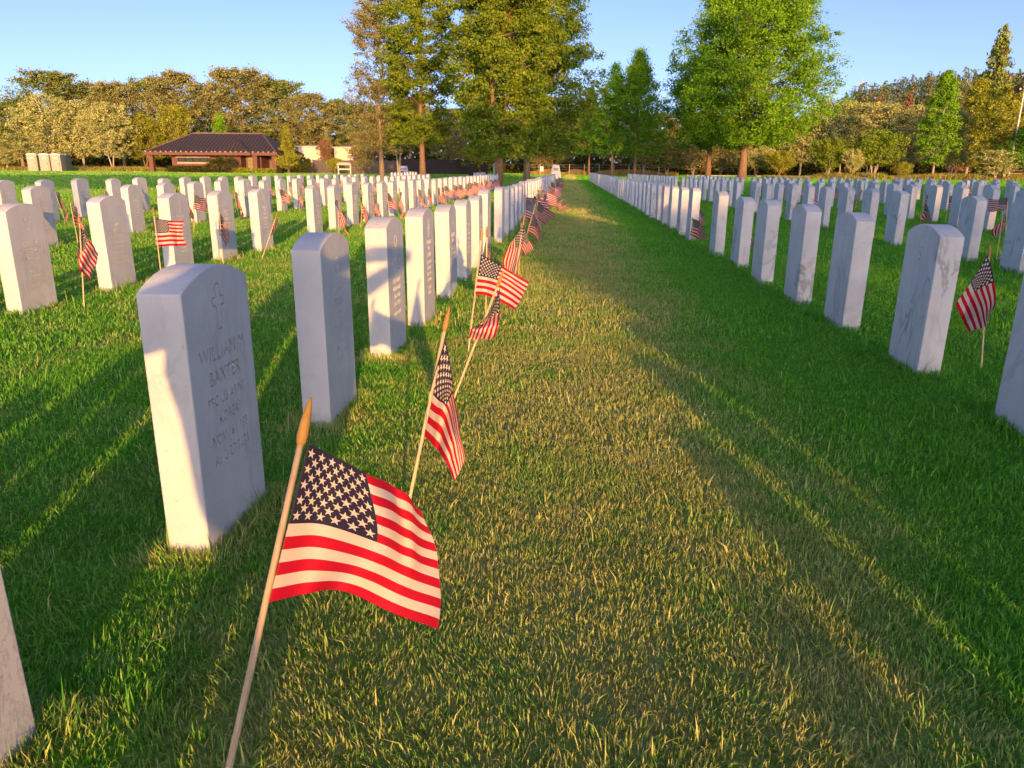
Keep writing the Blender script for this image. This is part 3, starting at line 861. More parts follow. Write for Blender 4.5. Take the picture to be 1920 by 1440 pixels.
gb.add([(gx0, y0 - 0.5, ze), (gx1, y0 - 0.5, ze), (gxm, ym - 2.0, bz(262)), (gx0, ym, ze), (gx1, ym, ze), (gxm, y0 + 1.6, bz(263))],
       [(0, 1, 5), (0, 5, 2, 3), (1, 4, 2, 5), (0, 3, 4, 1)])
loc(gb, "porch_roof", ROOFM)
fa = MB().box(xe0, xe1, y0 - 0.08, y0 - 0.003, ze - 0.35, ze + 0.02).box(xe0 - 0.06, xe0 - .003, y0, y1, ze - 0.35, ze + 0.02).box(xe1 + .003, xe1 + 0.06, y0, y1, ze - .35, ze + .02)
fa.box(gx0, gx1, y0 - 0.60, y0 - 0.503, ze - 0.35, ze + 0.03)
loc(fa, "fascia", FASCIA)
BRKT = plain("bracket_tan", (0.45, 0.33, 0.24))
for k in range(26):
    x_ = xe0 + (xe1 - xe0) * (k + .5) / 26
    dy_ = -0.55 if gx0 < x_ < gx1 else 0
    loc(MB().box(x_ - 0.09, x_ + 0.09, y0 - 0.10 + dy_, y0 + 0.02, ze + 0.03, ze + 0.16), "eave_bracket", BRKT, roof)
rd = MB().tube([(xr0, ym, zr + .03), (xr1, ym, zr + .03)], [0.11, 0.11], 6).tube([(xe0, y0, ze + .03), (xr0, ym, zr + .03)], [0.07, 0.07], 6).tube([(xe1, y0, ze + .03), (xr1, ym, zr + .03)], [0.07, 0.07], 6)
loc(rd, "ridge_cap", plain("ridge_metal", (0.17, 0.12, 0.11)), roof)
for px_, yy in ((289, YP - 0.6), (309, YP + 5.0), (484, YP - 0.9), (518, YP - 0.6), (518, YP + 6)):
    loc(MB().box(bx(px_) - .30, bx(px_) + .30, yy, yy + .6, ZF, ze - 0.36), "brick_pillar", BRICK, bevel=0.01)
win = loc(MB().box(bx(330), bx(385), YP + 0.93, YP + 0.995, bz(304), bz(296)), "window", DARKG)
loc(MB().box(bx(325), bx(390), YP + 0.88, YP + 0.99, bz(295.8), bz(292.5)), "lintel", TRIM, win)
loc(MB().box(bx(328), bx(388), YP + 0.85, YP + 0.99, bz(307.5), bz(304.2)), "sill", TRIM, win)
mu = MB()
for k in range(5):
    x_ = bx(330) + (bx(385) - bx(330)) * k / 4
    mu.box(x_ - .05, x_ + .05, YP + .9, YP + .928, bz(304), bz(296))
loc(mu, "mullions", BLACKM, win)
dr = loc(MB().box(bx(463), bx(477), YP + 0.50, YP + 0.595, ZF + .05, bz(294)), "door", plain("olive_door", (0.30, 0.23, 0.13), 0.5))
pn = MB()
for a_ in range(2):
    for b_ in range(4):
        pn.box(bx(464.5 + a_ * 6), bx(469.5 + a_ * 6), YP + .46, YP + .497, bz(325 - b_ * 7.2), bz(319.5 - b_ * 7.2))
loc(pn, "door_panes", plain("greenish_glass", (0.22, 0.24, 0.10), 0.2, 0.5), dr)
loc(MB().box(bx(491), bx(496), YP + 3.1, YP + 3.19, ZF + .05, bz(300)), "side_door", plain("grey_door", (0.16, 0.17, 0.17), .4))
loc(MB().box(bx(453.2), bx(458.8), YP + 1.2, YP + 1.3, ZF, zw), "recess_shade_panel", BLACKM)  # black panel across the wall gap stands in for the shade inside

# ---- the portable toilets at the far left
TOILET = plain("beige_moulded_plastic", (0.36, 0.34, 0.26), 0.55, 0.3, 0.06)
TROOF = plain("off_white_moulded_roof", (0.68, 0.64, 0.54), 0.5, 0.3, 0.05)
def toilet():
    t = thing("portable_toilet", "", "toilet", (0, 0, 0), 0, "portable toilets by the left wood")
    w = 0.64
    MB().box(-w, w, -0.6, 0.6, 0, 2.05).build("cabin", TOILET, t, bevel=0.03)
    rf_ = MB(); n = 8
    vs = []; fs = []
    for j, y in enumerate((-0.66, 0.66)):
        for k in range(n + 1):
            a = math.pi * k / n
            vs.append((-0.70 * math.cos(a), y, 2.052 + 0.24 * math.sin(a)))
    for k in range(n): fs.append((k, k + 1, n + 2 + k, n + 1 + k))
    fs += [tuple(range(n + 1))[::-1], tuple(range(n + 1, 2 * n + 2)), (0, n + 1, 2 * n + 1, n)]
    rf_.add(vs, fs).build("roof", TROOF, t)
    d = MB().box(-0.48, 0.46, -0.655, -0.603, 0.12, 1.96).build("door", plain("door_beige", (0.40, 0.37, 0.28), .5), t, bevel=0.01)
    MB().box(0.34, 0.41, -0.70, -0.657, 0.95, 1.07).build("latch", BLACKM, d)
    MB().box(-0.20, 0.20, -0.664, -0.657, 1.62, 1.80).build("emblem", TROOF, d)
    MB().tube([(0.45, 0.45, 2.0), (0.45, 0.45, 2.55)], [0.05, 0.05], 8).build("vent_pipe", BLACKM, t)
    return t
t0 = toilet()
for k, (px_, lab) in enumerate(((67, "leftmost of the row of beige portable toilets"), (90, "second beige portable toilet from the left"), (111, "third beige portable toilet from the left"))):
    o = t0 if k == 0 else copy_thing(t0, lab)
    o["label"] = lab; o.location = (X_at(px_, 98.5), 98.5, ZF); o.rotation_euler = (0, 0, R(9))
for k, (dx, dy, lab) in enumerate(((-.75, 1.5, "fourth portable toilet, seen edge on behind the third"), (-1.35, 2.9, "last portable toilet, mostly hidden at the right end"))):
    o = copy_thing(t0, lab); o.location = (X_at(116, 98.5) + dx, 98.5 + dy, ZF); o.rotation_euler = (0, 0, R(-72))

# ---- white shed, dark fence, signs, bins
WHITE = plain("cream_painted_metal", (0.72, 0.66, 0.50), 0.6, 0.2, 0.05)
for (a_, b_, t_, Y_, lab) in ((562, 602, 276, 116, "cream white shed right of the pavilion"), (628, 664, 277, 113, "second cream white shed behind the copper shrub")):
    s_ = thing("white_shed", lab, "shed", (X_at((a_ + b_) / 2, Y_), Y_, ZF))
    w_ = (X_at(b_, Y_) - X_at(a_, Y_)) / 2
    h_ = at(600, t_, Y_).z - ZF
    MB().box(-w_, w_, 0, 5, 0, h_).build("wall", WHITE, s_)
    MB().add([(-w_ - .2, -.3, h_ + .01), (w_ + .2, -.3, h_ + .01), (w_ + .2, 5.2, h_ + .3), (-w_ - .2, 5.2, h_ + .3), (-w_ - .2, -.3, h_ + .12), (w_ + .2, -.3, h_ + .12), (w_ + .2, 5.2, h_ + .42), (-w_ - .2, 5.2, h_ + .42)],
              [(0, 3, 2, 1), (4, 5, 6, 7), (0, 1, 5, 4), (1, 2, 6, 5), (2, 3, 7, 6), (3, 0, 4, 7)]).build("roof", WHITE, s_)
    MB().box(-w_ * .55, -w_ * .2, -.05, -.003, h_ * .3, h_ * .5).build("vent", BLACKM, s_)
def fence(a_, b_, Y_, top_, mat, lab, nm):
    xa, xb = X_at(a_, Y_), X_at(b_, Y_)
    f_ = thing(nm, lab, "fence", (xa, Y_, ZF))
    L = xb - xa; h_ = at((a_ + b_) / 2, top_, Y_).z - ZF
    mb_ = MB(); n = max(2, int(L / 0.32))
    for k in range(n):
        mb_.box(L * k / n + .006, L * (k + 1) / n - .006, -.02 - .012 * (k % 2), .02, .05, h_ - 0.02 * ((k * 7) % 3))
    mb_.build("panel", mat, f_)
    for k in range(int(L / 2.6) + 1):
        MB().box(k * 2.6 - .06, k * 2.6 + .06, -.12, -.036, 0, h_ + .05).build("post", mat, f_)
fence(588, 748, 103, 300.5, plain("weathered_brown_boards", (0.13, 0.105, 0.085), .8), "weathered grey brown board fence left of the blue sign", "board_fence")
fence(748, 886, 102, 299.5, plain("dark_brown_boards", (0.040, 0.032, 0.030), .8), "dark brown board fence behind the black bins", "board_fence")
fence(500, 588, 108, 303, plain("grey_boards", (0.16, 0.14, 0.12), .8), "grey board fence below the first white shed", "board_fence")

def trash_bin(px_, Y_, top_, lab, w_=0.42, mat=BLACKM):
    h_ = at(px_, top_, Y_).z - ZF
    t_ = thing("trash_bin", lab, "bin", (X_at(px_, Y_), Y_, ZF))
    vs = []
    for z_, r_ in ((0.0, .82), (h_ * .82, 1.0)):
        vs += [(sx * w_ * r_, sy * w_ * r_, z_) for sx, sy in ((-1, -1), (1, -1), (1, 1), (-1, 1))]
    MB().add(vs, [(0, 3, 2, 1), (4, 5, 6, 7), (0, 1, 5, 4), (1, 2, 6, 5), (2, 3, 7, 6), (3, 0, 4, 7)]).build("body", mat, t_, bevel=.02)
    MB().box(-w_ * 1.12, w_ * 1.12, -w_ * 1.12, w_ * 1.12, h_ * .83, h_ * .9).build("rim", mat, t_, bevel=.01)
    MB().box(-w_ * .8, w_ * .8, -w_ * .8, w_ * .8, h_ * .905, h_).build("lid", mat, t_, bevel=.06)
trash_bin(886, 84, 307.5, "left one of two square black trash bins by the fence end", .46)
trash_bin(908, 84, 308, "right one of two square black trash bins by the fence end", .40)
trash_bin(526, 96, 315, "small black bin at the right pavilion pillar", .35)
trash_bin(929, 92, 306, "pale green utility box right of the black bins", .30, plain("pale_green_box", (0.28, 0.40, 0.33), .6))

def board_sign(px_, Y_, top_, half, lab, face, ink, rz=0.0, blue=False):
    h_ = at(px_, top_, Y_).z - gz(Y_)
    t_ = thing("sandwich_board", lab, "sign", (X_at(px_, Y_), Y_, gz(Y_)), rz)
    for s in (-1, 1):
        w0, w1 = half, half * .62
        y0_, y1_ = s * 0.28, s * 0.04
        mb_ = MB()
        vs = [(-w0, y0_, 0), (w0, y0_, 0), (w1, y1_, h_), (-w1, y1_, h_)]
        vs += [(x, y + s * -0.025, z) for x, y, z in vs]
        mb_.add(vs, [(0, 1, 2, 3), (7, 6, 5, 4), (0, 4, 5, 1), (1, 5, 6, 2), (2, 6, 7, 3), (3, 7, 4, 0)])
        p_ = mb_.build("panel", face, t_)
    def lines(z0, z1, wf, nm, m_):
        mb2 = MB()
        def pt(fx, fz): return (fx * half * (1 - .38 * fz), -0.28 + 0.24 * fz - .006, fz * h_)
        mb2.add([pt(-wf, z0), pt(wf, z0), pt(wf, z1), pt(-wf, z1)], [(0, 1, 2, 3)])
        mb2.build(nm, m_, t_)
    return t_, lines
SIGNW = plain("white_sign_plastic", (0.78, 0.74, 0.66), .5, .3, .03)
INK = plain("faded_purple_ink", (0.16, 0.13, 0.22), .6)
INKB = plain("deep_blue_ink", (0.05, 0.06, 0.28), .6)
s1, ln = board_sign(1042, 74, 309.5, 0.52, "white sandwich board with dark lettering at the aisle end", SIGNW, INK, R(14))
for z0, z1, w_ in ((0.62, 0.655, .6), (0.68, 0.715, .6), (0.74, 0.78, .6), (.36, .375, .7), (.28, .295, .55)): ln(z0, z1, w_, "printed_line", INK)
s2, ln = board_sign(757, 84, 311, 0.62, "white and blue sandwich board left of the brown trunk", plain("pale_blue_sign", (0.55, 0.58, 0.72), .5), INKB, R(-8))
ln(.08, .5, .62, "blue_panel", INKB); ln(.66, .74, .8, "blue_band", INKB)

# small wooden stand, wire fence, notice
st_ = thing("wooden_stand", "small cream wooden stand with a pitched top before the fence", "stand", (X_at(646, 92), 92, ZF))
for sx in (-.75, .75): MB().box(sx - .07, sx + .07, -.07, .07, 0, 1.1).build("leg", WHITE, st_)
MB().box(-.68, .68, -.05, .05, .55, .7).build("rail", WHITE, st_)
MB().add([(-.95, -.4, 1.1), (.95, -.4, 1.1), (.95, .4, 1.1), (-.95, .4, 1.1), (-.7, 0, 1.4), (.7, 0, 1.4)], [(0, 1, 5, 4), (2, 3, 4, 5), (1, 2, 5), (3, 0, 4), (0, 3, 2, 1)]).build("top", WHITE, st_)
wf = thing("wire_fence", "low wire fence with pale posts before the dry grass", "fence", (X_at(985, 111), 111, ZF))
L_ = X_at(1262, 111) - X_at(985, 111)
wr = MB()
for z_ in (0.35, 0.7, 1.05, 1.38): wr.bar((0, 0, z_), (L_, 0, z_), 0.025)
wr.build("wires", plain("galvanised_wire", (0.28, 0.25, 0.20)), wf)
k = 0
while k * 2.1 <= L_:
    MB().box(k * 2.1 - .05, k * 2.1 + .05, -.05, .05, 0, 1.5).build("post", BARK_PALE, wf); k += 1
nt_ = thing("notice_board", "small blank cream notice board left of the white sandwich board", "sign", (X_at(1016, 95), 95, ZF))
MB().box(-.2, .2, -.03, .03, .55, 1.15).build("board", SIGNW, nt_); MB().box(-.04, .04, .034, .08, 0, 1.1).build("post", BARK_PALE, nt_)
pf = thing("post_and_rail_fence", "short weathered post and rail fence at the right edge", "fence", (X_at(1884, 93), 93, ZF))
for k in range(3): MB().box(k * 2.4 - .13, k * 2.4 + .13, -.13, .13, 0, 1.35).build("post", BARK_PALE, pf)
for z_ in (.75, 1.1): MB().box(.14, 4.7, -.05, .05, z_, z_ + .1).build("rail", BARK_OAK, pf)

# ---- flagpole with a black flag at half height
YF = 93
pole = thing("flagpole", "white flagpole rising behind the trees at the right edge", "flagpole", (X_at(1893, YF), YF, ZF))
ht = at(1898, 131, YF).z - ZF
MB().tube([(0, 0, 0), (0, 0, ht)], [0.11, 0.055], 10).build("pole", plain("white_pole_paint", (0.75, 0.73, 0.7), .4), pole, smooth=True)
bpy.ops.mesh.primitive_uv_sphere_add(segments=10, ring_count=8, radius=0.13)
bl = bpy.context.object; bl.name = "ball"; bl.data.materials.append(SPEAR); bl.parent = pole; bl.location = (0, 0, ht + .1)
bf = thing("black_flag", "black flag with a small white emblem hanging from the white flagpole", "flag", (X_at(1893, YF), YF, ZF))
V = []; F = []
nu, nv = 14, 10
za, zb = at(1893, 142, YF).z - ZF, at(1893, 165, YF).z - ZF
for i in range(nu + 1):
    for j in range(nv + 1):
        u, v = i / nu, j / nv
        V.append((-0.12 - u * 0.95 - .1 * math.sin(u * 9 + v * 2), 0.22 * math.sin(u * 8 + v * 3), za - v * (za - zb) * (1 - .15 * u) - u * 1.25))
for i in range(nu):
    for j in range(nv):
        a = i * (nv + 1) + j; F.append((a, a + nv + 1, a + nv + 2, a + 1))
me = bpy.data.meshes.new("cloth"); me.from_pydata(V, [], F); me.polygons.foreach_set("use_smooth", np.ones(len(F), bool))
link("cloth", me, plain("black_flag_cloth", (0.010, 0.011, 0.016), .8), bf)
em = MB(); c0 = Vector((-0.62, -0.30, (za + zb) / 2 - .75))
vs = [(c0.x + .08 * math.cos(t * .5236), c0.y, c0.z + .1 * math.sin(t * .5236)) for t in range(12)]
em.add(vs, [tuple(range(12))]); em.build("emblem", SIGNW, bf)
# ================================================================ TREES BEHIND THE CAMERA
# they stand outside the picture, but their shadow lies over the right half of it
def lat_along(P):
    return P[..., 0] * SN[0] + P[..., 1] * SN[1], P[..., 0] * SD[0] + P[..., 1] * SD[1]

def shade_tree(lat, along, top, cb, Rc, seed, label, kind='column', n=26000, trunk=0.2, leaf=0.26, hole=None, name="shade_tree", limbs=40, spread=0.1):
    x, y = SN[0] * lat + SD[0] * along, SN[1] * lat + SD[1] * along
    hf = None
    if hole is not None:
        def hf(P):
            la = (P[:, 0] + x) * SN[0] + (P[:, 1] + y) * SN[1]
            al = (P[:, 0] + x) * SD[0] + (P[:, 1] + y) * SD[1]
            h0 = P[:, 2] - TE * (al * 1.0)      # height of the sun ray where it passes the camera, minus offset
            return hole(la, P[:, 2] + TE * (-35 - al))
    m = tree_meshes(seed, top, cb, Rc, kind, n, leaf, trunk, limbs=limbs, twig=3, spread=spread, up=0.4, holes=hf)
    return place_tree(m, name, label, "tree", x, y, F_GREEN, BARK, None, z=0.0)

shade_tree(2.35, -35, 6.2, 0.8, 1.25, 201, "low dense tree behind the camera shading the right edge of the aisle", 'box', n=16000, hole=lambda la, h: (la < 1.3) | (la > 3.35) | (h > 6.0))
HOLE = lambda la, h: (la < 3.1) | ((la < 4.5) & (h > 5.75) & (h < 6.6))
shade_tree(6.2, -35, 12.0, 1.0, 3.2, 202, "nearer broad tree behind the camera with one gap low in its crown", 'box', n=60000, hole=HOLE, spread=0.09)
shade_tree(12.2, -35.5, 11.5, 1.0, 3.5, 203, "tall leafy tree behind the camera shading the centre trees", 'box', n=90000, spread=0.09)
shade_tree(18.4, -34.5, 11.5, 1.0, 3.5, 204, "tallest leafy tree behind the camera at the right", 'box', n=100000, spread=0.09)
shade_tree(24.6, -35, 11, 1.0, 3.5, 205, "second tallest leafy tree behind the camera at the right", 'box', n=100000, spread=0.09)
shade_tree(10.6, -38, 17.5, 9.0, 2.2, 210, "slender middle tree behind the camera shading the oak feet", 'box', n=30000, spread=0.09)
shade_tree(13.4, -38, 25.0, 9.0, 2.3, 208, "tall narrow tree behind the camera shading the broad oak", 'box', n=50000, spread=0.09)
shade_tree(28.6, -38, 26.5, 9.0, 2.4, 209, "tall narrow tree behind the camera shading the pointed trees", 'box', n=50000, spread=0.09)
shade_tree(31.0, -35, 11.0, 1.0, 3.7, 206, "lower wide tree behind the camera far to the right", 'box', n=60000, spread=0.09)
shade_tree(37.5, -35, 10.5, 1.0, 3.7, 207, "outermost wide tree behind the camera far to the right", 'box', n=60000, spread=0.09)

for k in range(6):
    shade_tree(-5.5 - 7.2 * k, -35 - (k % 2), 13.2 - .5 * (k % 3), 9.0, 3.9, 220 + k, "high crowned tree behind the camera on the left, %s one out" % ["first", "second", "third", "fourth", "fifth", "sixth"][k], 'box', n=36000, spread=0.09)

# ================================================================ HEADSTONES
TH, WD, HS, HA = 0.102, 0.33, 0.617, 0.661
def stone_bmesh():
    bm = bmesh.new()
    prof = [(-WD / 2, -0.14), (WD / 2, -0.14), (WD / 2, HS)]
    # segmental arch between the shoulders
    rise = HA - HS; rad = (WD * WD / 4 + rise * rise) / (2 * rise); cz = HA - rad
    a0 = math.asin(WD / 2 / rad)
    for k in range(1, 12):
        a = a0 - 2 * a0 * k / 12
        prof.append((rad * math.sin(a), cz + rad * math.cos(a)))
    prof.append((-WD / 2, HS))
    f = [bm.verts.new((TH / 2, y, z)) for y, z in prof]
    b = [bm.verts.new((-TH / 2, y, z)) for y, z in prof]
    bm.faces.new(f); bm.faces.new(b[::-1])
    n = len(prof)
    for i in range(n):
        bm.faces.new((f[i], b[i], b[(i + 1) % n], f[(i + 1) % n]))
    bmesh.ops.recalc_face_normals(bm, faces=bm.faces)
    ed = [e for e in bm.edges if not (abs(e.verts[0].co.z - e.verts[1].co.z) < 1 and
          len(e.link_faces) == 2 and e.link_faces[0].normal.angle(e.link_faces[1].normal) < 0.4)]
    bmesh.ops.bevel(bm, geom=ed, offset=0.0035, segments=2, profile=0.5, affect='EDGES')
    return bm

def stone_mesh(name):
    bm = stone_bmesh(); me = bpy.data.meshes.new(name); bm.to_mesh(me); bm.free()
    return me

def text_cutter(lines, extra=(), depth=0.0035, back=False):
    """lines: (text, height above ground, letter height, width squeeze); returns a temp mesh object"""
    verts, faces = [], []
    dg = None
    for txt, z, hgt_, sq in lines:
        cu = bpy.data.curves.new("t", 'FONT')
        cu.body = txt; cu.size = hgt_ / 0.73; cu.align_x = 'CENTER'; cu.extrude = 0.006
        cu.resolution_u = 3; cu.space_character = 1.08; cu.offset = hgt_ * 0.02
        o = bpy.data.objects.new("t", cu); COL.objects.link(o)
        bpy.context.view_layer.update()
        me = bpy.data.meshes.new_from_object(o.evaluated_get(bpy.context.evaluated_depsgraph_get()))
        n = len(verts)
        for v in me.vertices:
            verts.append((v.co.x * sq, v.co.y + z, v.co.z))
        faces += [tuple(i + n for i in p.vertices) for p in me.polygons]
        bpy.data.objects.remove(o); bpy.data.curves.remove(cu); bpy.data.meshes.remove(me)
    for poly in extra:          # flat outlines to cut too
        n = len(verts); k = len(poly)
        for s in (-0.006, 0.006):
            verts += [(p[0], p[1], s) for p in poly]
        faces.append(tuple(n + i for i in range(k))[::-1]); faces.append(tuple(n + k + i for i in range(k)))
        faces += [(n + i, n + (i + 1) % k, n + k + (i + 1) % k, n + k + i) for i in range(k)]
    cx = TH / 2 + 0.006 - depth
    if back:
        vs = [(-(cx + z), -x, y) for x, y, z in verts]
    else:
        vs = [(cx + z, x, y) for x, y, z in verts]
    me = bpy.data.meshes.new("cut"); me.from_pydata(vs, [], faces)
    bm = bmesh.new(); bm.from_mesh(me)
    bmesh.ops.remove_doubles(bm, verts=bm.verts, dist=1e-5)
    bmesh.ops.recalc_face_normals(bm, faces=bm.faces); bm.to_mesh(me); bm.free()
    return me

def ring(cx, cz, r0, r1, n=20, sx=1.0):
    """a ring as a set of small quads"""
    out = []
    for k in range(n):
        a, b = 2 * math.pi * k / n, 2 * math.pi * (k + 0.97) / n
        out.append([(cx + r * math.cos(t) * sx, cz + r * math.sin(t)) for r, t in ((r0, a), (r1, a), (r1, b), (r0, b))])
    return out

def cross_outline(cz=0.545, s=1.0):
    """latin cross cut as an outline"""
    P = [(-.010, .048), (.010, .048), (.010, .020), (.026, .020), (.026, .002), (.010, .002), (.010, -.048), (-.010, -.048), (-.010, .002), (-.026, .002), (-.026, .020), (-.010, .020)]
    P = [(x * s, cz + z * s) for x, z in P]
    out = []
    w = 0.0022 * s
    for i in range(12):
        a, b = P[i], P[(i + 1) % 12]
        dx, dz = b[0] - a[0], b[1] - a[1]; L = math.hypot(dx, dz); nx, nz = -dz / L * w, dx / L * w
        sh = 0.02 * (i + 1)
        ex, ez = dx / L * (w - 1e-4 * sh), dz / L * (w - 1e-4 * sh)
        out.append([(a[0] - ex * .2 - nx, a[1] - ez * .2 - nz), (b[0] - ex * 1.2 - nx, b[1] - ez * 1.2 - nz), (b[0] - ex * 1.2 + nx, b[1] - ez * 1.2 + nz), (a[0] - ex * .2 + nx, a[1] - ez * .2 + nz)])
    return out

def carved(name, lines, extra=(), depth=0.007, back=False):
    me = stone_mesh(name)
    o = bpy.data.objects.new("tmp_stone", me); COL.objects.link(o)
    c = bpy.data.objects.new("tmp_cut", text_cutter(lines, extra, depth, back)); COL.objects.link(c)
    md = o.modifiers.new("b", 'BOOLEAN'); md.operation = 'DIFFERENCE'; md.object = c; md.solver = 'EXACT'; md.use_self = True
    bpy.context.view_layer.update()
    out = bpy.data.meshes.new_from_object(o.evaluated_get(bpy.context.evaluated_depsgraph_get()))
    out.name = name
    bpy.data.objects.remove(o); bpy.data.objects.remove(c)
    if len(out.polygons) < 30:
        out = stone_mesh(name)
    out.materials.clear()
    out.materials.append(MARBLE if back else MARBLE_SOFT)
    return out

CROSS = cross_outline()
PLAIN_STONE = stone_mesh("headstone"); PLAIN_STONE.materials.append(MARBLE)
M_BAX = carved("carved_a", [("WILLIAM M", .442, .037, .86), ("BAXTER", .385, .036, .86), ("PFC US ARMY", .333, .027, .84), ("KOREA", .286, .027, .86), ("NOV 16 1939", .238, .027, .84), ("AUG 27 2021", .190, .027, .84)], cross_outline(.565, 1.1), 0.007)
M_DRE = carved("carved_b", [("DRESDEN", .450, .028, .74), ("ORSON", .405, .028, .76), ("MARGUERITE", .360, .024, .74), ("PFC US ARMY", .320, .020, .78), ("KOREA", .282, .020, .8), ("JAN 5 1930", .242, .020, .78), ("SEP 2 2021", .202, .020, .78), ("BELOVED", .160, .020, .8)],
               ring(0, .548, .026, .0295) + [[(-.012, .533), (0, .522), (.012, .533), (.010, .550), (-.010, .550)]], 0.008)
M_ROD = carved("carved_c", [("JAMES M", .410, .028, .80), ("RODRIGUES", .366, .030, .80), ("SP4 US ARMY", .318, .020, .78), ("VIETNAM", .282, .020, .8), ("MAY 3 1947", .246, .020, .8), ("JUL 9 2016", .210, .020, .8), ("BELOVED HUSBAND", .160, .018, .78), ("AND FATHER", .128, .018, .78)], CROSS, 0.008)
M_CON = carved("carved_d", [("JAMES", .440, .026, .80), ("EARNEST", .400, .026, .80), ("CONNER", .360, .026, .80), ("SGT US ARMY", .318, .018, .78), ("AUG 2 1947", .284, .018, .8), ("NOV 20 2017", .244, .018, .8), ("DEVOTED FATHER", .208, .018, .74), ("GRANDFATHER", .172, .018, .78)], (), 0.008)
gen = [[("DONALD", .455, .026, .8), ("RAY", .418, .026, .8), ("COHEN", .381, .026, .8), ("SGT US ARMY", .340, .020, .78), ("VIETNAM", .305, .020, .8), ("SEP 21 1947", .270, .020, .8), ("JUN 8 2018", .235, .020, .8), ("IN LOVING", .190, .018, .8), ("MEMORY", .160, .018, .8)],
       [("HAROLD", .455, .026, .8), ("LEE", .418, .026, .8), ("MOORE", .381, .026, .8), ("CPL US ARMY", .340, .020, .78), ("KOREA", .305, .020, .8), ("MAR 4 1931", .270, .020, .8), ("OCT 2 2017", .235, .020, .8)],
       [("GEORGE A", .440, .028, .8), ("WHITE", .398, .028, .8), ("SN US NAVY", .352, .022, .78), ("WORLD WAR II", .315, .020, .78), ("DEC 9 1924", .278, .020, .8), ("JAN 17 2015", .242, .020, .8), ("REST IN PEACE", .195, .018, .76)]]
M_GEN = [carved("carved_e", gen[0], CROSS), carved("carved_f", gen[1], CROSS), carved("carved_g", gen[2], ring(0, .548, .024, .028, 14)), carved("carved_h", gen[1][:5] + gen[2][5:], ())]
M_BACK = carved("carved_back", [("3", .50, .040, 0.9), ("- - - - -", .553, .016, .8)], (), 0.004, True)

ORD = ["zeroth", "first", "second", "third", "fourth", "fifth", "sixth", "seventh", "eighth", "ninth", "tenth", "eleventh", "twelfth", "thirteenth", "fourteenth", "fifteenth", "sixteenth", "seventeenth", "eighteenth", "nineteenth", "twentieth"]
TENS = {2: "twenty", 3: "thirty", 4: "forty", 5: "fifty", 6: "sixty", 7: "seventy"}
def ordinal(n):
    if n <= 20: return ORD[n]
    if n % 10 == 0: return {2: "twentieth", 3: "thirtieth", 4: "fortieth", 5: "fiftieth", 6: "sixtieth", 7: "seventieth"}[n // 10]
    return TENS[n // 10] + "-" + ORD[n % 10]

PITCHY = 2.52
def row_ys(first, n_before, a_to, gap, after, step=0.935, end=40):
    ys = [first - step * (k + 1) for k in range(n_before)][::-1]
    y = first
    while y < gap: ys.append(y); y += step
    y = after
    while y < end: ys.append(y); y += step
    return ys
A_YS = [-0.95 - .94 * k for k in range(4)][::-1] + [-.02, .60, 1.53, 2.46, 3.40, 4.26, 5.20, 6.09, 6.93, 7.66] + [9.44 + .935 * k for k in range(38)]
rows = [("A", -0.823, A_YS, "first row left of the aisle"),
        ("B", -3.345, [2.5, 3.4, 4.30, 5.24, 6.18, 7.10, 8.02] + [9.84 + .925 * k for k in range(29)], "second row left of the aisle"),
        ("C", -5.87, [3.45, 4.35, 5.25, 6.15, 7.08, 7.99] + [9.84 + .92 * k for k in range(25)], "third row left of the aisle"),
        ("D", -8.39, [6.2, 7.1, 8.0, 9.85, 10.78] + [11.7 + .915 * k for k in range(22)], "fourth row left of the aisle"),
        ("E", -10.9, [47 + .93 * k for k in range(9)], "short far row before dark fence"),
        ("F", -6.4, [52 + .93 * k for k in range(8)], "short far row near black bins"),
        ("R1", 1.693, [-5.0, -4.05, -3.1, -2.15, -1.2, -.4, .5, 1.45, 2.42, 3.38, 4.36, 5.28, 6.25, 7.28, 8.30] + [10.15 + .96 * k for k in range(56)], "first row right of the aisle")]
for k in range(2, 9):
    xr = 1.693 + PITCHY * (k - 1)
    y0_ = max(1.5, xr * 1.05 - 1.2)
    ys_ = []
    y = 7.2 - 0.94 * 8 + RNG.uniform(-.05, .05)
    while y < 8.7: ys_.append(y); y += .94
    y = 9.87 + RNG.uniform(-.1, .1)
    endy = [0, 0, 56, 44, 38, 36, 35, 34, 33][k]
    c = 0
    while y < endy:
        ys_.append(y); y += .945; c += 1
        if c % 11 == 9: y += .945
    rows.append(("R%d" % k, xr, [y for y in ys_ if y > y0_], "%s row right of the aisle" % ORD[k]))

def px_of(P):
    d = Vector(P) - Vector((0, 0, CAMH))
    w = d.dot(FWD)
    if w <= 0.01: return None
    return 960 + FPX * d.dot(RIGHT) / w, 720 - FPX * d.dot(UP) / w, w

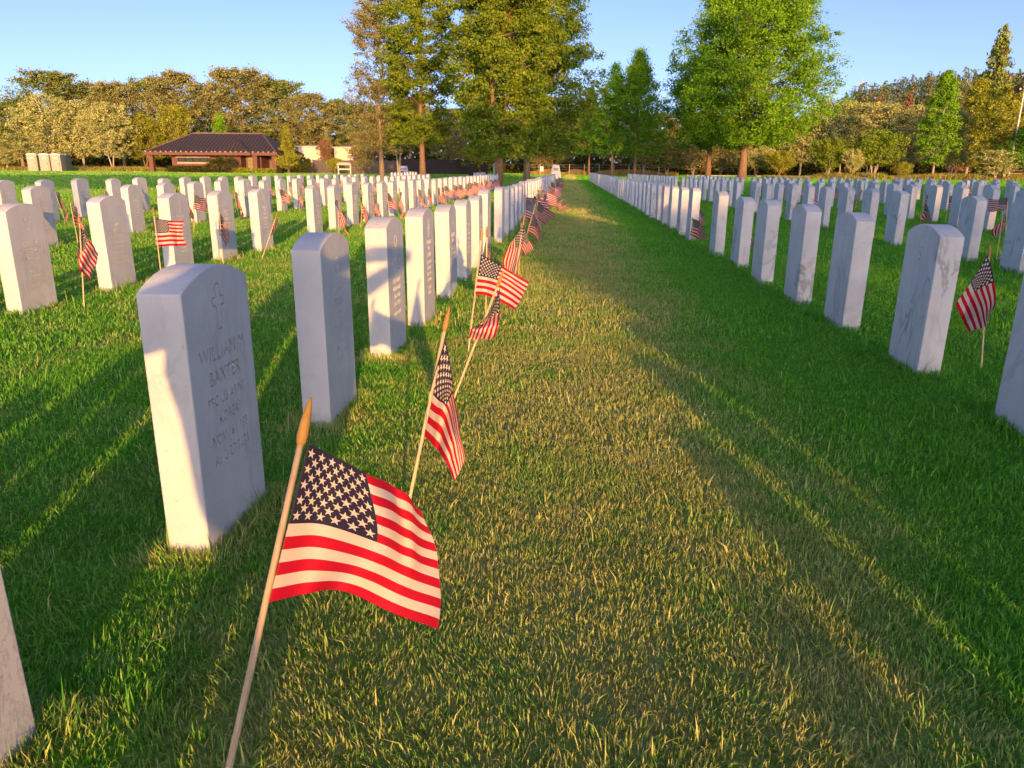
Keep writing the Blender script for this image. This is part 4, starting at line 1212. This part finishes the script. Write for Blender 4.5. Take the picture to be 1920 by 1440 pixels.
stones = []
for rid, xf, ys, where_ in rows:
    cnt = 0
    for y in ys:
        c = (xf - TH / 2, y + WD / 2)
        vis = False
        for zz in (0.05, 0.6):
            for sx in (-.06, .06):
                q = px_of((c[0] + sx, c[1] + (WD / 2), zz + gz(y))) or None
                if q and -5 < q[0] < 1925 and -5 < q[1] < 1445: vis = True
                q = px_of((c[0] + sx, c[1] - (WD / 2), zz + gz(y)))
                if q and -5 < q[0] < 1925 and -5 < q[1] < 1445: vis = True
        if vis: cnt += 1
        stones.append(dict(row=rid, x=c[0], y=c[1], n=cnt if vis else 0, vis=vis, where=where_, d=math.hypot(*c)))
vis_sorted = sorted([s for s in stones if s['vis']], key=lambda s: s['d'])
cut = vis_sorted[min(285, len(vis_sorted) - 1)]['d']
SPECIAL = {("A", 1): (PLAIN_STONE, "sunlit marble headstone cut off by the bottom left corner"),
           ("A", 2): (M_BAX, "large marble headstone with carved cross beside the nearest flag, half in shade"),
           ("A", 3): (M_DRE, "shaded marble headstone with round emblem, behind the large cross headstone"),
           ("A", 4): (M_GEN[2], "marble headstone with the photographer's arm shadow across its top"),
           ("A", 5): (M_GEN[0], "sunlit cream headstone with one small round shadow, right of the shadowed one"),
           ("B", 1): (M_ROD, "sunlit headstone with carved cross and flag shadow at the left edge"),
           ("B", 2): (M_CON, "sunlit headstone without cross, right of the folded flag at left"),
           ("B", 3): (M_GEN[0], "sunlit headstone partly behind the flag that flies open at left"),
           ("R1", 1): (M_BACK, "blue shaded headstone cut off by the right edge, nearest at right"),
           ("R1", 2): (M_BACK, "large grey veined headstone with small numeral 3, left of the right flag")}
far = []
sg = np.random.default_rng(5)
for s in stones:
    if s['vis'] and s['d'] > cut:
        far.append(s); continue
    key = (s['row'], s['n'])
    leftside = s['row'] in "ABCDEF"
    if s['vis'] and key in SPECIAL:
        me, lab = SPECIAL[key]
    else:
        me = PLAIN_STONE
        if s['vis'] and leftside and s['d'] < 24: me = M_GEN[int(sg.integers(0, 4))]
        if not leftside and s['vis'] and s['d'] < 9: me = M_BACK
        if s['vis']:
            lab = "marble headstone, %s from the front in the %s" % (ordinal(s['n']), s['where'])
        else:
            first = min((q['y'] for q in stones if q['row'] == s['row'] and q['vis']), default=99)
            k_ = sum(1 for q in stones if q['row'] == s['row'] and not q['vis'] and s['y'] <= q['y'] < first)
            if s['y'] > first or (s['row'] not in ("R1", "A") and k_ > (2 if s['row'][0] == "R" else 5)): continue
            lab = "headstone outside the picture, %s before those seen, %s" % (ordinal(k_), s['where'])
    near = s['vis'] and s['d'] < 5
    o = thing("headstone", lab, "headstone", (s['x'] + (0 if near else sg.normal(0, .008)), s['y'], gz(s['y']) + (0 if near else sg.normal(0, .010))), 0, "white marble headstones in rows", me=me)
    o.rotation_euler = (sg.normal(0, .0045), sg.normal(0, .006), sg.normal(0, .01))
# the rest, farther than the nearest few hundred
bm = stone_bmesh(); tmp = bpy.data.meshes.new("t"); bm.to_mesh(tmp); bm.free()
sv = np.array([v.co[:] for v in tmp.vertices]); sf = [tuple(p.vertices) for p in tmp.polygons]
V = []; Fl = []; Lt = []
for i, s in enumerate(far):
    V.append(sv + np.array([s['x'] + sg.normal(0, .008), s['y'], gz(s['y']) + sg.normal(0, .012)]))
    for f in sf: Fl += [v + i * len(sv) for v in f]; Lt.append(len(f))
if far:
    o = structure("far_headstones", mesh_np("far_headstones", np.concatenate(V), np.array(Fl), np.array(Lt)), MARBLE, "stuff")
    o["label"] = "the farthest white headstones of the rows, too small to tell apart"; o["category"] = "headstones"

# ================================================================ FLAGS
HOIST, FLY = 0.25, 0.375
def catmull(P, n):
    P = np.asarray(P, float)
    k = len(P)
    t = np.linspace(0, k - 1, n)
    i = np.minimum(t.astype(int), k - 2); f = (t - i)[:, None]
    g = lambda j: P[np.clip(j, 0, k - 1)]
    p0, p1, p2, p3 = g(i - 1), g(i), g(i + 1), g(i + 2)
    # mirrored ends
    p0 = np.where((i == 0)[:, None], 2 * p1 - p2, p0); p3 = np.where((i == k - 2)[:, None], 2 * p2 - p1, p3)
    return 0.5 * (2 * p1 + (p2 - p0) * f + (2 * p0 - 5 * p1 + 4 * p2 - p3) * f ** 2 + (3 * p1 - p0 - 3 * p2 + p3) * f ** 3)

def cloth_mesh(net, us, vs, nu=30, nv=18, ripple=0.0, seed=0, name="cloth"):
    """net[v][u] of 3-D points at parameters us, vs; smooth surface with flag coordinates"""
    net = np.asarray(net, float)
    uu = np.interp(np.linspace(0, len(us) - 1, nu), np.arange(len(us)), us)
    vv = np.interp(np.linspace(0, len(vs) - 1, nv), np.arange(len(vs)), vs)
    rowsu = np.stack([catmull(r, nu) for r in net])            # (nvnet, nu, 3)
    S = np.stack([catmull(rowsu[:, j], nv) for j in range(nu)], 1)   # (nv, nu, 3)
    if ripple:
        du = np.gradient(S, axis=1); dv = np.gradient(S, axis=0)
        N = np.cross(du, dv); N /= (np.linalg.norm(N, axis=2)[..., None] + 1e-9)
        U, Vv = np.meshgrid(uu, vv)
        w = np.sin(U * 17 + Vv * 4 + seed) * U + 0.6 * np.sin(U * 9 - Vv * 11 + seed * 2) * U
        S = S + N * (ripple * w)[..., None]
    V = S.reshape(-1, 3)
    UV = np.stack(np.meshgrid(uu, vv), 2).reshape(-1, 2)
    i = np.arange(nu * (nv - 1)).reshape(nv - 1, nu)[:, :-1].ravel()
    F = np.stack([i, i + 1, i + nu + 1, i + nu], 1)
    me = mesh_np(name, V, F.ravel(), np.full(len(F), 4), uv=UV, smooth=True)
    me.materials.append(FLAG)
    return me

def stick_meshes(a, b, r=0.0043):
    """dowel from a (in the ground) towards tip b, and its turned spear tip"""
    a, b = Vector(a), Vector(b)
    d = (b - a).normalized()
    e = b - d * 0.062
    m1 = MB().tube([a - d * 0.05, a, e], [r, r, r], 10).mesh("stick", True); m1.materials.append(STICK)
    pts = [e - d * .001, e + d * 0.003, e + d * .012, e + d * .020, e + d * .024, e + d * .04, e + d * .055, b]
    rr = [r * 1.05, r * 1.45, r * 1.75, r * 1.55, r * 1.62, r * 1.25, r * .75, r * .3]
    m2 = MB().tube(pts, rr, 10).mesh("spear_tip", True); m2.materials.append(SPEAR)
    return m1, m2

FG = "small flags planted in front of the headstones"
def hero_flag(label, tip, base, rowsv, us, vs, Yb=None, zt=0.5, dirs=(1,), nu=44, nv=26, ripple=0.0, L=0.55, tipY=None, seed=1, amp=0.5, front=0.0):
    """rowsv: for every v a list of picture points along u; depths solved so that the cloth keeps its real length"""
    B = ground_at(*base) if Yb is None else at(base[0], base[1], Yb)
    if tipY is None:
        best = None
        for Yt in np.arange(B.y - 0.6, B.y + 0.6, 0.01):
            T = at(tip[0], tip[1], Yt); l = (T - B).length
            sc = abs(l - L) + 0.15 * abs(Yt - B.y)
            if best is None or sc < best[0]: best = (sc, T)
        T = best[1]
    else:
        T = at(tip[0], tip[1], tipY)
    cf, cr = Vector((0, 0, CAMH)), None
    net = []
    H = T - B
    n_len = HOIST
    for r, pts in enumerate(rowsv):
        row = []
        for c, q in enumerate(pts):
            d = ray(*q).normalized()
            if c == 0:
                # the hoist edge lies along the dowel: nearest point of the ray to the dowel line
                hh = H.normalized(); w0 = cf - B
                bb = d.dot(hh); dd = d.dot(w0); ee = hh.dot(w0)
                t = (bb * ee - dd) / (1 - bb * bb)
                p = cf + d * max(t, 0.2)
                tt = max(0.1, min(1.0, (p - B).dot(hh) / H.length))
                p = cf + d * ((B + H * tt - cf).dot(d))
                # half a dowel towards the viewer
                p = p - d * 0.006
            else:
                l = FLY * (us[c] - us[c - 1])
                o = prev - cf
                t0 = o.dot(d); dm = (o - d * t0).length
                off = math.sqrt(max(l * l - dm * dm, 0)) if dm < l else 0
                off = min(off, amp * l) * dirs[(c - 1) % len(dirs)]
                p = cf + d * (t0 + off)
            row.append(p[:]); prev = p
        net.append(row)
    net = np.array(net)
    if front:
        dd_ = np.array([0, 0, CAMH]) - net; net = net + dd_ / np.linalg.norm(dd_, axis=2)[..., None] * front
    t = thing("grave_flag", label, "flag", B, 0, FG)
    o3 = np.array(B[:])
    m1, m2 = stick_meshes(Vector((0, 0, 0)), T - B)
    link("stick", m1, None, t); link("spear_tip", m2, None, t)
    link("cloth", cloth_mesh(net - o3, us, vs, nu, nv, ripple, seed), None, t)
    return t

US5 = [0, .2, .42, .7, 1.0]; VS3 = [0, .54, 1.0]
hero_flag("nearest flag, spread wide open, on a leaning pale stick at the bottom left", (583, 745), (416, 1500),
          [[(578, 832), (632, 858), (687, 888), (745, 916), (795, 957)], [(541, 982), (607, 984), (707, 1017), (768, 1045), (821, 1068)], [(504, 1129), (572, 1114), (640, 1108), (735, 1148), (821, 1180)]],
          US5, VS3, Yb=0.66, tipY=0.90, dirs=(1, -1, 1, -1), nu=70, nv=46, ripple=0.0034, amp=0.35)
hero_flag("long narrow folded flag hanging right of the large cross headstone", (843, 573), (762, 965),
          [[(835, 634), (846, 690), (851, 735), (860, 798), (873, 858)], [(806, 733), (821, 750), (836, 764), (852, 818), (864, 880)], [(796, 818), (806, 828), (819, 842), (837, 868), (851, 903)]],
          US5, VS3, Yb=1.66, tipY=1.76, dirs=(1, 1, -1, 1), nu=50, nv=34, ripple=0.002, seed=4)
hero_flag("crumpled flag on a strongly slanting stick, third along the row", (944, 508), (845, 762),
          [[(937, 540), (937, 560), (937, 585), (934, 610), (927, 635)], [(922, 578), (918, 590), (913, 600), (905, 616), (897, 638)], [(906, 612), (898, 612), (890, 614), (883, 620), (879, 633)]],
          US5, VS3, dirs=(-1, 1, -1, 1), nu=40, nv=26, ripple=0.004, seed=2)
hero_flag("open flag flying right behind the crumpled one, over the aisle edge", (905, 425), (878, 660),
          [[(902, 477), (921, 487), (942, 499), (966, 514), (992, 529)], [(896, 517), (913, 520), (931, 525), (955, 538), (979, 556)], [(891, 552), (910, 553), (929, 561), (948, 571), (966, 581)]],
          US5, VS3, dirs=(1, -1), ripple=0.002, seed=3, amp=.3)
hero_flag("small part of a flag with stars above the open flag", (913, 424), (911, 588),
          [[(911, 450), (915, 458), (919, 468), (920, 480), (921, 492)], [(905, 480), (909, 484), (914, 488), (916, 498), (917, 506)], [(901, 505), (905, 508), (909, 512), (912, 517), (914, 524)]],
          US5, VS3, nu=24, nv=16, ripple=0.003, Yb=4.3)
hero_flag("flag with a starry field folded over its stripes, fifth along the row", (984, 402), (964, 525),
          [[(981, 420), (983, 438), (981, 456), (976, 476), (968, 508)], [(965, 446), (966, 457), (966, 466), (961, 487), (955, 511)], [(956, 457), (951, 466), (947, 475), (942, 490), (944, 502)]],
          US5, VS3, nu=30, nv=20, ripple=0.002)
hero_flag("red striped flag just right of the starry folded flag", (978, 402), (972, 520),
          [[(982, 428), (988, 440), (992, 450), (998, 458), (1001, 466)], [(978, 446), (983, 453), (987, 460), (990, 468), (992, 473)], [(976, 462), (978, 467), (981, 472), (983, 477), (984, 480)]],
          US5, VS3, nu=24, nv=16, Yb=6.4)
hero_flag("flag with stars hanging from a stick that leans over the aisle", (1008, 372), (985, 448),
          [[(1000, 400), (1004, 408), (1009, 420), (1013, 434), (1014, 446)], [(992, 423), (999, 424), (1005, 428), (1010, 440), (1012, 452)], [(988, 434), (994, 437), (1001, 441), (1006, 447), (1011, 454)]],
          US5, VS3, nu=24, nv=16, Yb=7.3)
hero_flag("dark blue cornered open flag flying right over the aisle edge", (1011, 366), (999, 428),
          [[(1007, 377), (1013, 382), (1021, 389), (1030, 395), (1041, 402)], [(1004, 391), (1009, 396), (1015, 401), (1023, 407), (1031, 412)], [(1002, 399), (1007, 405), (1011, 411), (1017, 416), (1023, 421)]],
          US5, VS3, nu=24, nv=16, Yb=8.2)
hero_flag("pale flag on a stick fallen far over into the aisle", (1061, 369), (1030, 397),
          [[(1056, 374), (1058, 378), (1060, 383), (1063, 388), (1064, 392)], [(1050, 380), (1052, 384), (1054, 388), (1056, 392), (1057, 395)], [(1045, 386), (1046, 389), (1047, 393), (1047, 396), (1047, 399)]],
          US5, VS3, nu=24, nv=16)
hero_flag("open flag flying right at the left, before a cross headstone", (287, 388), (306, 545),
          [[(285, 411), (299, 411), (315, 413), (329, 414), (345, 414)], [(290, 437), (303, 437), (318, 436), (332, 437), (343, 437)], [(294, 463), (308, 462), (322, 461), (336, 461), (349, 460)]],
          US5, VS3, dirs=(1, -1, 1, -1), ripple=0.006, seed=5, amp=.35)
hero_flag("folded flag with slanting stripes before the plain sunlit headstone at left", (148, 400), (158, 576),
          [[(149, 425), (160, 438), (166, 449), (176, 462), (184, 476)], [(146, 462), (151, 468), (157, 473), (167, 490), (177, 505)], [(145, 480), (147, 492), (150, 506), (160, 516), (169, 527)]],
          US5, VS3, dirs=(1, -1, 1), ripple=0.004, seed=6)
hero_flag("hanging flag twisted at its end before the fourth headstone at left", (410, 384), (419, 498),
          [[(411, 398), (417, 406), (421, 415), (427, 430), (431, 447)], [(410, 419), (413, 420), (418, 421), (424, 438), (428, 455)], [(412, 441), (414, 442), (417, 444), (420, 453), (423, 463)]],
          US5, VS3, ripple=0.004, seed=7)
hero_flag("open flag flying right in the third row at left", (364, 357), (364, 438),
          [[(364, 367), (370, 367), (376, 371), (381, 371), (386, 372)], [(363, 380), (369, 381), (376, 384), (381, 385), (387, 385)], [(362, 392), (368, 393), (375, 394), (382, 396), (388, 397)]],
          US5, VS3, ripple=0.003, nu=30, nv=20)
hero_flag("tightly furled flag on a slanting stick right of the fifth headstone", (521, 396), (491, 486),
          [[(518, 404), (521, 412), (522, 420), (519, 428), (514, 434)], [(513, 415), (515, 422), (515, 428), (513, 433), (509, 440)], [(508, 426), (508, 431), (507, 435), (508, 440), (510, 445)]],
          US5, VS3, ripple=0.004, nu=30, nv=20)
hero_flag("draped flag hanging left of its stick between the two nearest right headstones", (1856, 455), (1840, 688),
          [[(1851, 478), (1859, 502), (1864, 528), (1867, 566), (1852, 601)], [(1820, 530), (1823, 539), (1827, 549), (1840, 582), (1846, 613)], [(1791, 570), (1797, 583), (1803, 596), (1809, 609), (1816, 622)]],
          US5, VS3, dirs=(1, 1, -1, -1), nu=50, nv=34, ripple=0.002, seed=8, front=0.06)
hero_flag("flag with stars before the second right row, at the right edge", (1883, 385), (1868, 489),
          [[(1883, 400), (1886, 407), (1887, 416), (1886, 424), (1882, 432)], [(1877, 414), (1879, 415), (1880, 418), (1876, 432), (1872, 442)], [(1872, 418), (1866, 424), (1860, 431), (1859, 438), (1866, 447)]],
          US5, VS3, nu=30, nv=20, ripple=0.003)
hero_flag("open flag flying left above the right edge flag", (1890, 366), (1884, 460),
          [[(1888, 371), (1880, 372), (1873, 374), (1863, 374), (1854, 373)], [(1888, 384), (1880, 384), (1873, 385), (1862, 386), (1853, 385)], [(1888, 392), (1880, 393), (1872, 394), (1862, 397), (1853, 396)]],
          US5, VS3, nu=30, nv=20, ripple=0.003, Yb=9.6)
hero_flag("small triangular hanging flag above the numeral headstone", (1735, 376), (1724, 424),
          [[(1735, 380), (1739, 387), (1742, 396), (1745, 406), (1748, 416)], [(1730, 394), (1733, 395), (1737, 398), (1740, 408), (1742, 416)], [(1727, 402), (1725, 406), (1723, 412), (1730, 414), (1737, 415)]],
          US5, VS3, nu=30, nv=20, Yb=13.6)
hero_flag("dark blue cornered flag against the last lit headstone at right", (1298, 407), (1298, 453),
          [[(1299, 410), (1305, 412), (1312, 417), (1319, 430), (1327, 448)], [(1297, 425), (1303, 427), (1309, 429), (1314, 438), (1319, 448)], [(1294, 441), (1300, 443), (1305, 446), (1310, 448), (1316, 449)]],
          US5, VS3, nu=30, nv=20)
hero_flag("second flag behind the dark blue cornered one at right", (1312, 385), (1314, 440),
          [[(1313, 391), (1317, 398), (1320, 404), (1321, 412), (1322, 420)], [(1311, 400), (1313, 405), (1316, 410), (1318, 416), (1318, 422)], [(1310, 408), (1311, 412), (1312, 416), (1314, 420), (1315, 423)]],
          US5, VS3, nu=24, nv=16, Yb=10.9)

# generic flags for the other graves
def flag_variant(seed, droop, curl, fold):
    """cloth attached to an upright dowel: droop = how far the fly end falls, curl = how it wraps"""
    g = np.random.default_rng(seed)
    zt = 0.485
    net = []
    us = np.linspace(0, 1, 9); vs = np.linspace(0, 1, 6)
    ph = g.uniform(0, 6)
    for v in vs:
        row = []
        x = y = 0.0; z = zt - HOIST * v
        row.append((0.004, 0, z))
        for k in range(1, 9):
            u = us[k]
            dr = droop * (1.0 - 0.35 * v) * min(1, u * 2.5)
            az = curl * u + fold * math.sin(u * 8 + v * 2.5 + ph)
            s = FLY / 8
            x += s * math.cos(dr) * math.cos(az); y += s * math.cos(dr) * math.sin(az); z -= s * math.sin(dr)
            row.append((x * (1 - .25 * v * math.sin(droop)) + .004, y, z))
        net.append(row)
    return cloth_mesh(net, list(us), list(vs), 22, 14, 0.004, seed)
VARS = [flag_variant(1, R(62), 0.5, 0.9), flag_variant(2, R(72), -0.8, 1.2), flag_variant(3, R(18), 0.3, 0.5), flag_variant(4, R(48), 1.2, 0.8),
        flag_variant(5, R(78), 1.5, 1.4), flag_variant(6, R(35), -0.5, 0.7), flag_variant(7, R(68), 0.2, 1.5)]
SM1, SM2 = stick_meshes(Vector((0, 0, 0)), Vector((0, 0, 0.555)))
protos = []
fg = np.random.default_rng(17)
nflag = 0
done = {("A", k) for k in range(0, 11)} | {("B", 1), ("B", 2), ("B", 3), ("B", 4), ("B", 5), ("C", 3), ("R1", 9)} | {("R1", k) for k in range(1, 6)}
cand = [s for s in stones if s['vis'] and (s['row'], s['n']) not in done and (s['d'] < 34 or (s['row'] == 'A' and s['d'] < 45))]
for s in sorted(cand, key=lambda s: s['d']):
    keep = {"A": 1.0, "B": .93, "C": .85, "D": .75}.get(s['row'], 0.5)
    if s['row'] in "EF" or fg.uniform() > keep or nflag >= 235: continue
    i = int(fg.integers(0, 7))
    lab = "small flag at %s headstone from the front, %s" % (ordinal(s['n']), s['where'])
    bx_, by_ = s['x'] + TH / 2 + fg.uniform(.22, .36), s['y'] + fg.uniform(-.12, .12)
    loc_ = Vector((bx_, by_, gz(by_)))
    rz = fg.normal(-0.05, 0.55) if s['row'] in "ABCD" else fg.normal(-.5, 1.2)
    rot = (fg.normal(0, .10), fg.normal(.05, .12), rz)
    pr = next((p for p in protos if p[0] == i), None)
    if pr is None:
        t = thing("grave_flag", lab, "flag", loc_, 0, FG); t.rotation_euler = rot
        link("stick", SM1, None, t); link("spear_tip", SM2, None, t); link("cloth", VARS[i], None, t)
        protos.append((i, t))
    else:
        copy_thing(pr[1], lab, loc_, rot)
    nflag += 1
# two flags of the first row stand outside the frame near the camera and throw their shadows into it
# ================================================================ GRASS
def blades(n_m2, r0, r1, w, h, a0=-R(47), a1=R(47), seed=1):
    g = np.random.default_rng(seed)
    area = (a1 - a0) / 2 * (r1 * r1 - r0 * r0)
    n = int(n_m2 * area)
    # clumped: a share of the blades gather in tufts
    r = np.sqrt(g.uniform(r0 * r0, r1 * r1, n)); a = g.uniform(a0, a1, n) + YAW
    x, y = -np.sin(a) * r, np.cos(a) * r
    nt = max(4, n // 7)
    ti = g.integers(0, nt, n); tx, ty = x[:nt], y[:nt]
    inn = g.uniform(0, 1, n) < 0.72
    sp = 0.011 * (w / 0.0022) ** 0.7
    bx_ = np.where(inn, tx[ti] + g.normal(0, sp, n), x); by_ = np.where(inn, ty[ti] + g.normal(0, sp, n), y)
    # long-wave variation of height
    var = 1 + .10 * np.sin(bx_ * 5.1 + np.sin(by_ * 3.3) * 2) + .07 * np.sin(by_ * 8.7 + bx_ * 2.2)
    hh = h * np.clip(g.normal(1, .19, n), .4, 1.6) * var
    lng = g.uniform(0, 1, n) < 0.012
    hh = np.where(lng, hh * 2.3, hh)
    # tufts the mower leaves round the stones
    for s in stones:
        if s['d'] < 14:
            m_ = (np.abs(bx_ - s['x']) < TH / 2 + .05) & (np.abs(by_ - s['y']) < WD / 2 + .05)
            hh[m_] *= 1.8
    boost = np.zeros(n)
    for s in stones:
        if s['d'] < 14:
            dx_, dy_ = np.abs(bx_ - s['x']) - TH / 2, np.abs(by_ - s['y']) - WD / 2
            boost += np.where(np.maximum(dx_, dy_) < .09, .30, 0)
    thatch = g.uniform(0, 1, n) < .07
    boost += np.where(thatch, .8, 0)
    # clumps that lie together
    ca = np.sin(bx_ * 9 + 3 * np.sin(by_ * 7)) * 2.5 + np.cos(by_ * 11 + bx_ * 4)
    la = np.where(g.uniform(0, 1, n) < .45, ca, g.uniform(0, 2 * np.pi, n)) + g.normal(0, .5, n)
    lm = np.abs(g.normal(0.35, .3, n)) * hh
    lm = np.where(thatch, hh * 1.15, lm)
    lx, ly = np.cos(la) * lm, np.sin(la) * lm
    fa = g.uniform(0, np.pi, n)
    ww = w * g.uniform(.65, 1.35, n)
    cx, cy = np.cos(fa) * ww / 2, np.sin(fa) * ww / 2
    z = gz_np(by_) + 0.006 * (np.sin(bx_ * 2.1 + np.sin(by_ * 1.3) * 1.5) + np.sin(by_ * 2.7 + bx_ * 0.9)) - .008
    P = np.empty((n, 5, 3), np.float32)
    P[:, 0] = np.stack([bx_ - cx, by_ - cy, z], 1); P[:, 1] = np.stack([bx_ + cx, by_ + cy, z], 1)
    mx_, my_, mz = bx_ + lx * .35, by_ + ly * .35, z + hh * .55
    P[:, 2] = np.stack([mx_ + cx * .85, my_ + cy * .85, mz], 1); P[:, 3] = np.stack([mx_ - cx * .85, my_ - cy * .85, mz], 1)
    P[:, 4] = np.stack([bx_ + lx, by_ + ly, z + np.sqrt(np.maximum(hh * hh - lm * lm * .6, (hh * .4) ** 2))], 1)
    rnd = np.clip(g.uniform(0, 1, n) * .75 + np.where(inn, g.uniform(0, 1, nt)[ti], .5) * .25, 0, 1)
    return P, rnd, boost

def build_grass():
    sets = [(36000, 0.35, 2.3, .0029, .020), (16000, 2.3, 4.2, .0040, .022), (6000, 4.2, 8, .0056, .026), (1900, 8, 16, .0088, .036),
            (480, 16, 32, .017, .045), (120, 32, 70, .036, .05), (26, 70, 125, .09, .07)]
    Ps, Rs, Bs = [], [], []
    for k, s in enumerate(sets):
        P, r, b = blades(*s, seed=100 + k); Ps.append(P); Rs.append(r); Bs.append(b)
    P = np.concatenate(Ps); r = np.concatenate(Rs); n = len(P)
    base = (np.arange(n) * 5)[:, None]
    F = np.concatenate([base + np.array([[0, 1, 2, 3]]), base + np.array([[3, 2, 4]])], 1)
    lt = np.tile([4, 3], n)
    A = np.zeros((n * 5, 4), np.float32); A[:, 0] = np.repeat(r, 5); A[:, 1] = np.repeat(np.clip(np.concatenate(Bs), 0, 1), 5); A[:, 3] = 1
    me = mesh_np("grass", P.reshape(-1, 3), F.ravel(), lt, attr=A)
    o = structure("grass", me, BLADE, "stuff")
    o["label"] = "mown lawn grass between the rows of graves"; o["category"] = "grass"
    print("blades", n)
build_grass()

# ================================================================ THE PHOTOGRAPHER
# crouches behind the camera; the picture shows the shadow on the nearest headstones
def la(l, a, z):
    return Vector((SN[0] * l + SD[0] * a, SN[1] * l + SD[1] * a, z))
def photographer():
    J = {}
    def j(k, l, a, z, r): J[k] = (la(l, a, z), r)
    j('pelvis', -.345, -.62, .34, (.13, .12)); j('waist', -.33, -.60, .50, (.19, .12)); j('chest', -.35, -.55, .70, (.22, .12)); j('collar', -.385, -.50, .86, (.10, .08))
    j('neck', -.36, -.46, .95, (.055, .055)); j('head', -.34, -.43, 1.05, (.085, .10)); j('crown', -.33, -.44, 1.14, (.075, .085))
    j('shR', -.235, -.50, .84, (.062, .062)); j('elR', -.165, -.30, .775, (.046, .046)); j('wrR', .005, -.10, .865, (.028, .03)); j('paR', .038, -.075, .895, (.03, .02))
    j('shL', -.545, -.53, .83, (.062, .062)); j('elL', -.58, -.30, .75, (.058, .058)); j('wrL', -.20, -.12, .875, (.03, .03)); j('paL', -.155, -.085, .905, (.03, .02))
    j('hiR', -.31, -.60, .33, (.095, .095)); j('knR', -.265, -.25, .50, (.088, .08)); j('anR', -.29, -.50, .10, (.045, .045)); j('heR', -.29, -.53, .04, (.04, .035)); j('toR', -.27, -.33, .03, (.045, .028))
    j('hiL', -.40, -.60, .33, (.085, .09)); j('knL', -.405, -.26, .43, (.066, .066)); j('anL', -.40, -.52, .10, (.045, .045)); j('heL', -.40, -.55, .04, (.04, .035)); j('toL', -.42, -.35, .03, (.045, .028))
    E = [('pelvis', 'waist'), ('waist', 'chest'), ('chest', 'collar'), ('collar', 'neck'), ('neck', 'head'), ('head', 'crown'),
         ('collar', 'shR'), ('shR', 'elR'), ('elR', 'wrR'), ('wrR', 'paR'), ('collar', 'shL'), ('shL', 'elL'), ('elL', 'wrL'), ('wrL', 'paL'),
         ('pelvis', 'hiR'), ('hiR', 'knR'), ('knR', 'anR'), ('anR', 'heR'), ('heR', 'toR'), ('pelvis', 'hiL'), ('hiL', 'knL'), ('knL', 'anL'), ('anL', 'heL'), ('heL', 'toL')]
    # face: nose, chin and ears as small bumps
    j('nose', -.33, -.325, 1.045, (.014, .016)); j('chin', -.335, -.35, .985, (.03, .022)); E += [('head', 'nose'), ('head', 'chin')]
    j('earR', -.245, -.43, 1.045, (.012, .022)); j('earL', -.435, -.44, 1.045, (.012, .022)); E += [('head', 'earR'), ('head', 'earL')]
    # hands hold the phone from both ends
    for s, pa, px_ in ((1, 'paR', .055), (-1, 'paL', -.135)):
        for f in range(4):
            zz = .925 - f * .018
            j('f%s%d' % (pa, f), px_ + s * .012, -.055, zz, (.0085, .0085)); j('g%s%d' % (pa, f), px_ - s * .002, -.038, zz + .002, (.0078, .0078)); j('h%s%d' % (pa, f), px_ - s * .022, -.036, zz + .004, (.007, .007))
            E += [(pa, 'f%s%d' % (pa, f)), ('f%s%d' % (pa, f), 'g%s%d' % (pa, f)), ('g%s%d' % (pa, f), 'h%s%d' % (pa, f))]
        j('t' + pa, px_ - s * .02, -.085, .885, (.010, .010)); j('u' + pa, px_ - s * .038, -.076, .90, (.008, .008)); E += [(pa, 't' + pa), ('t' + pa, 'u' + pa)]
    names = list(J)
    me = bpy.data.meshes.new("body")
    root = la(-.4, -.5, 0)
    me.from_pydata([J[k][0] - root for k in names], [(names.index(a), names.index(b)) for a, b in E], [])
    o = bpy.data.objects.new("person", me); COL.objects.link(o)
    o.modifiers.new("skin", 'SKIN')
    if not me.skin_vertices: me.skin_vertices.new()
    sv_ = me.skin_vertices[0].data
    for i, k in enumerate(names):
        sv_[i].radius = J[k][1]; sv_[i].use_root = (k == 'pelvis')
    sd = o.modifiers.new("sub", 'SUBSURF'); sd.levels = sd.render_levels = 1
    bpy.context.view_layer.update()
    fin = bpy.data.meshes.new_from_object(o.evaluated_get(bpy.context.evaluated_depsgraph_get()))
    bpy.data.objects.remove(o)
    fin.materials.clear()
    for m_ in (plain("blue_jacket", (0.05, 0.08, 0.16), .9), plain("jeans", (0.04, 0.06, 0.12), .9), plain("skin", (0.55, 0.33, 0.24), .5), plain("dark_hair", (0.05, 0.03, 0.02), .7), plain("shoe_leather", (0.08, 0.06, 0.05), .6)):
        fin.materials.append(m_)
    SNv, SDv = Vector((SN[0], SN[1], 0)), Vector((SD[0], SD[1], 0))
    for p in fin.polygons:
        c = p.center + root
        l, a, z = c.dot(SNv), c.dot(SDv), c.z
        if z > .93 and a < -.25: mi = 3 if (z > 1.09 or a < -.46) else 2
        elif z > .85 and a > -.13: mi = 2
        elif z > .42 and not (a > -.42 and z < .60): mi = 0
        elif z < .09: mi = 4
        else: mi = 1
        p.material_index = mi; p.use_smooth = True
    t = thing("person", "crouching photographer in dark clothes whose shadow falls on the nearest headstones", "person", root, me=fin)
    ph = thing("phone", "dark phone held sideways by the photographer, seen only as shadow", "phone", la(-.04, -.045, .905), -SUN_AZ * 0 + SUN_AZ)
    MB().box(-.078, .078, -.004, .004, -.036, .036).build("body", plain("phone_shell", (.03, .03, .035), .3, .5), ph, bevel=.003)
    MB().box(-.074, .074, -.0048, -.0042, -.033, .033).build("screen", plain("screen_glass", (.02, .02, .025), .1, .5), ph)
photographer()
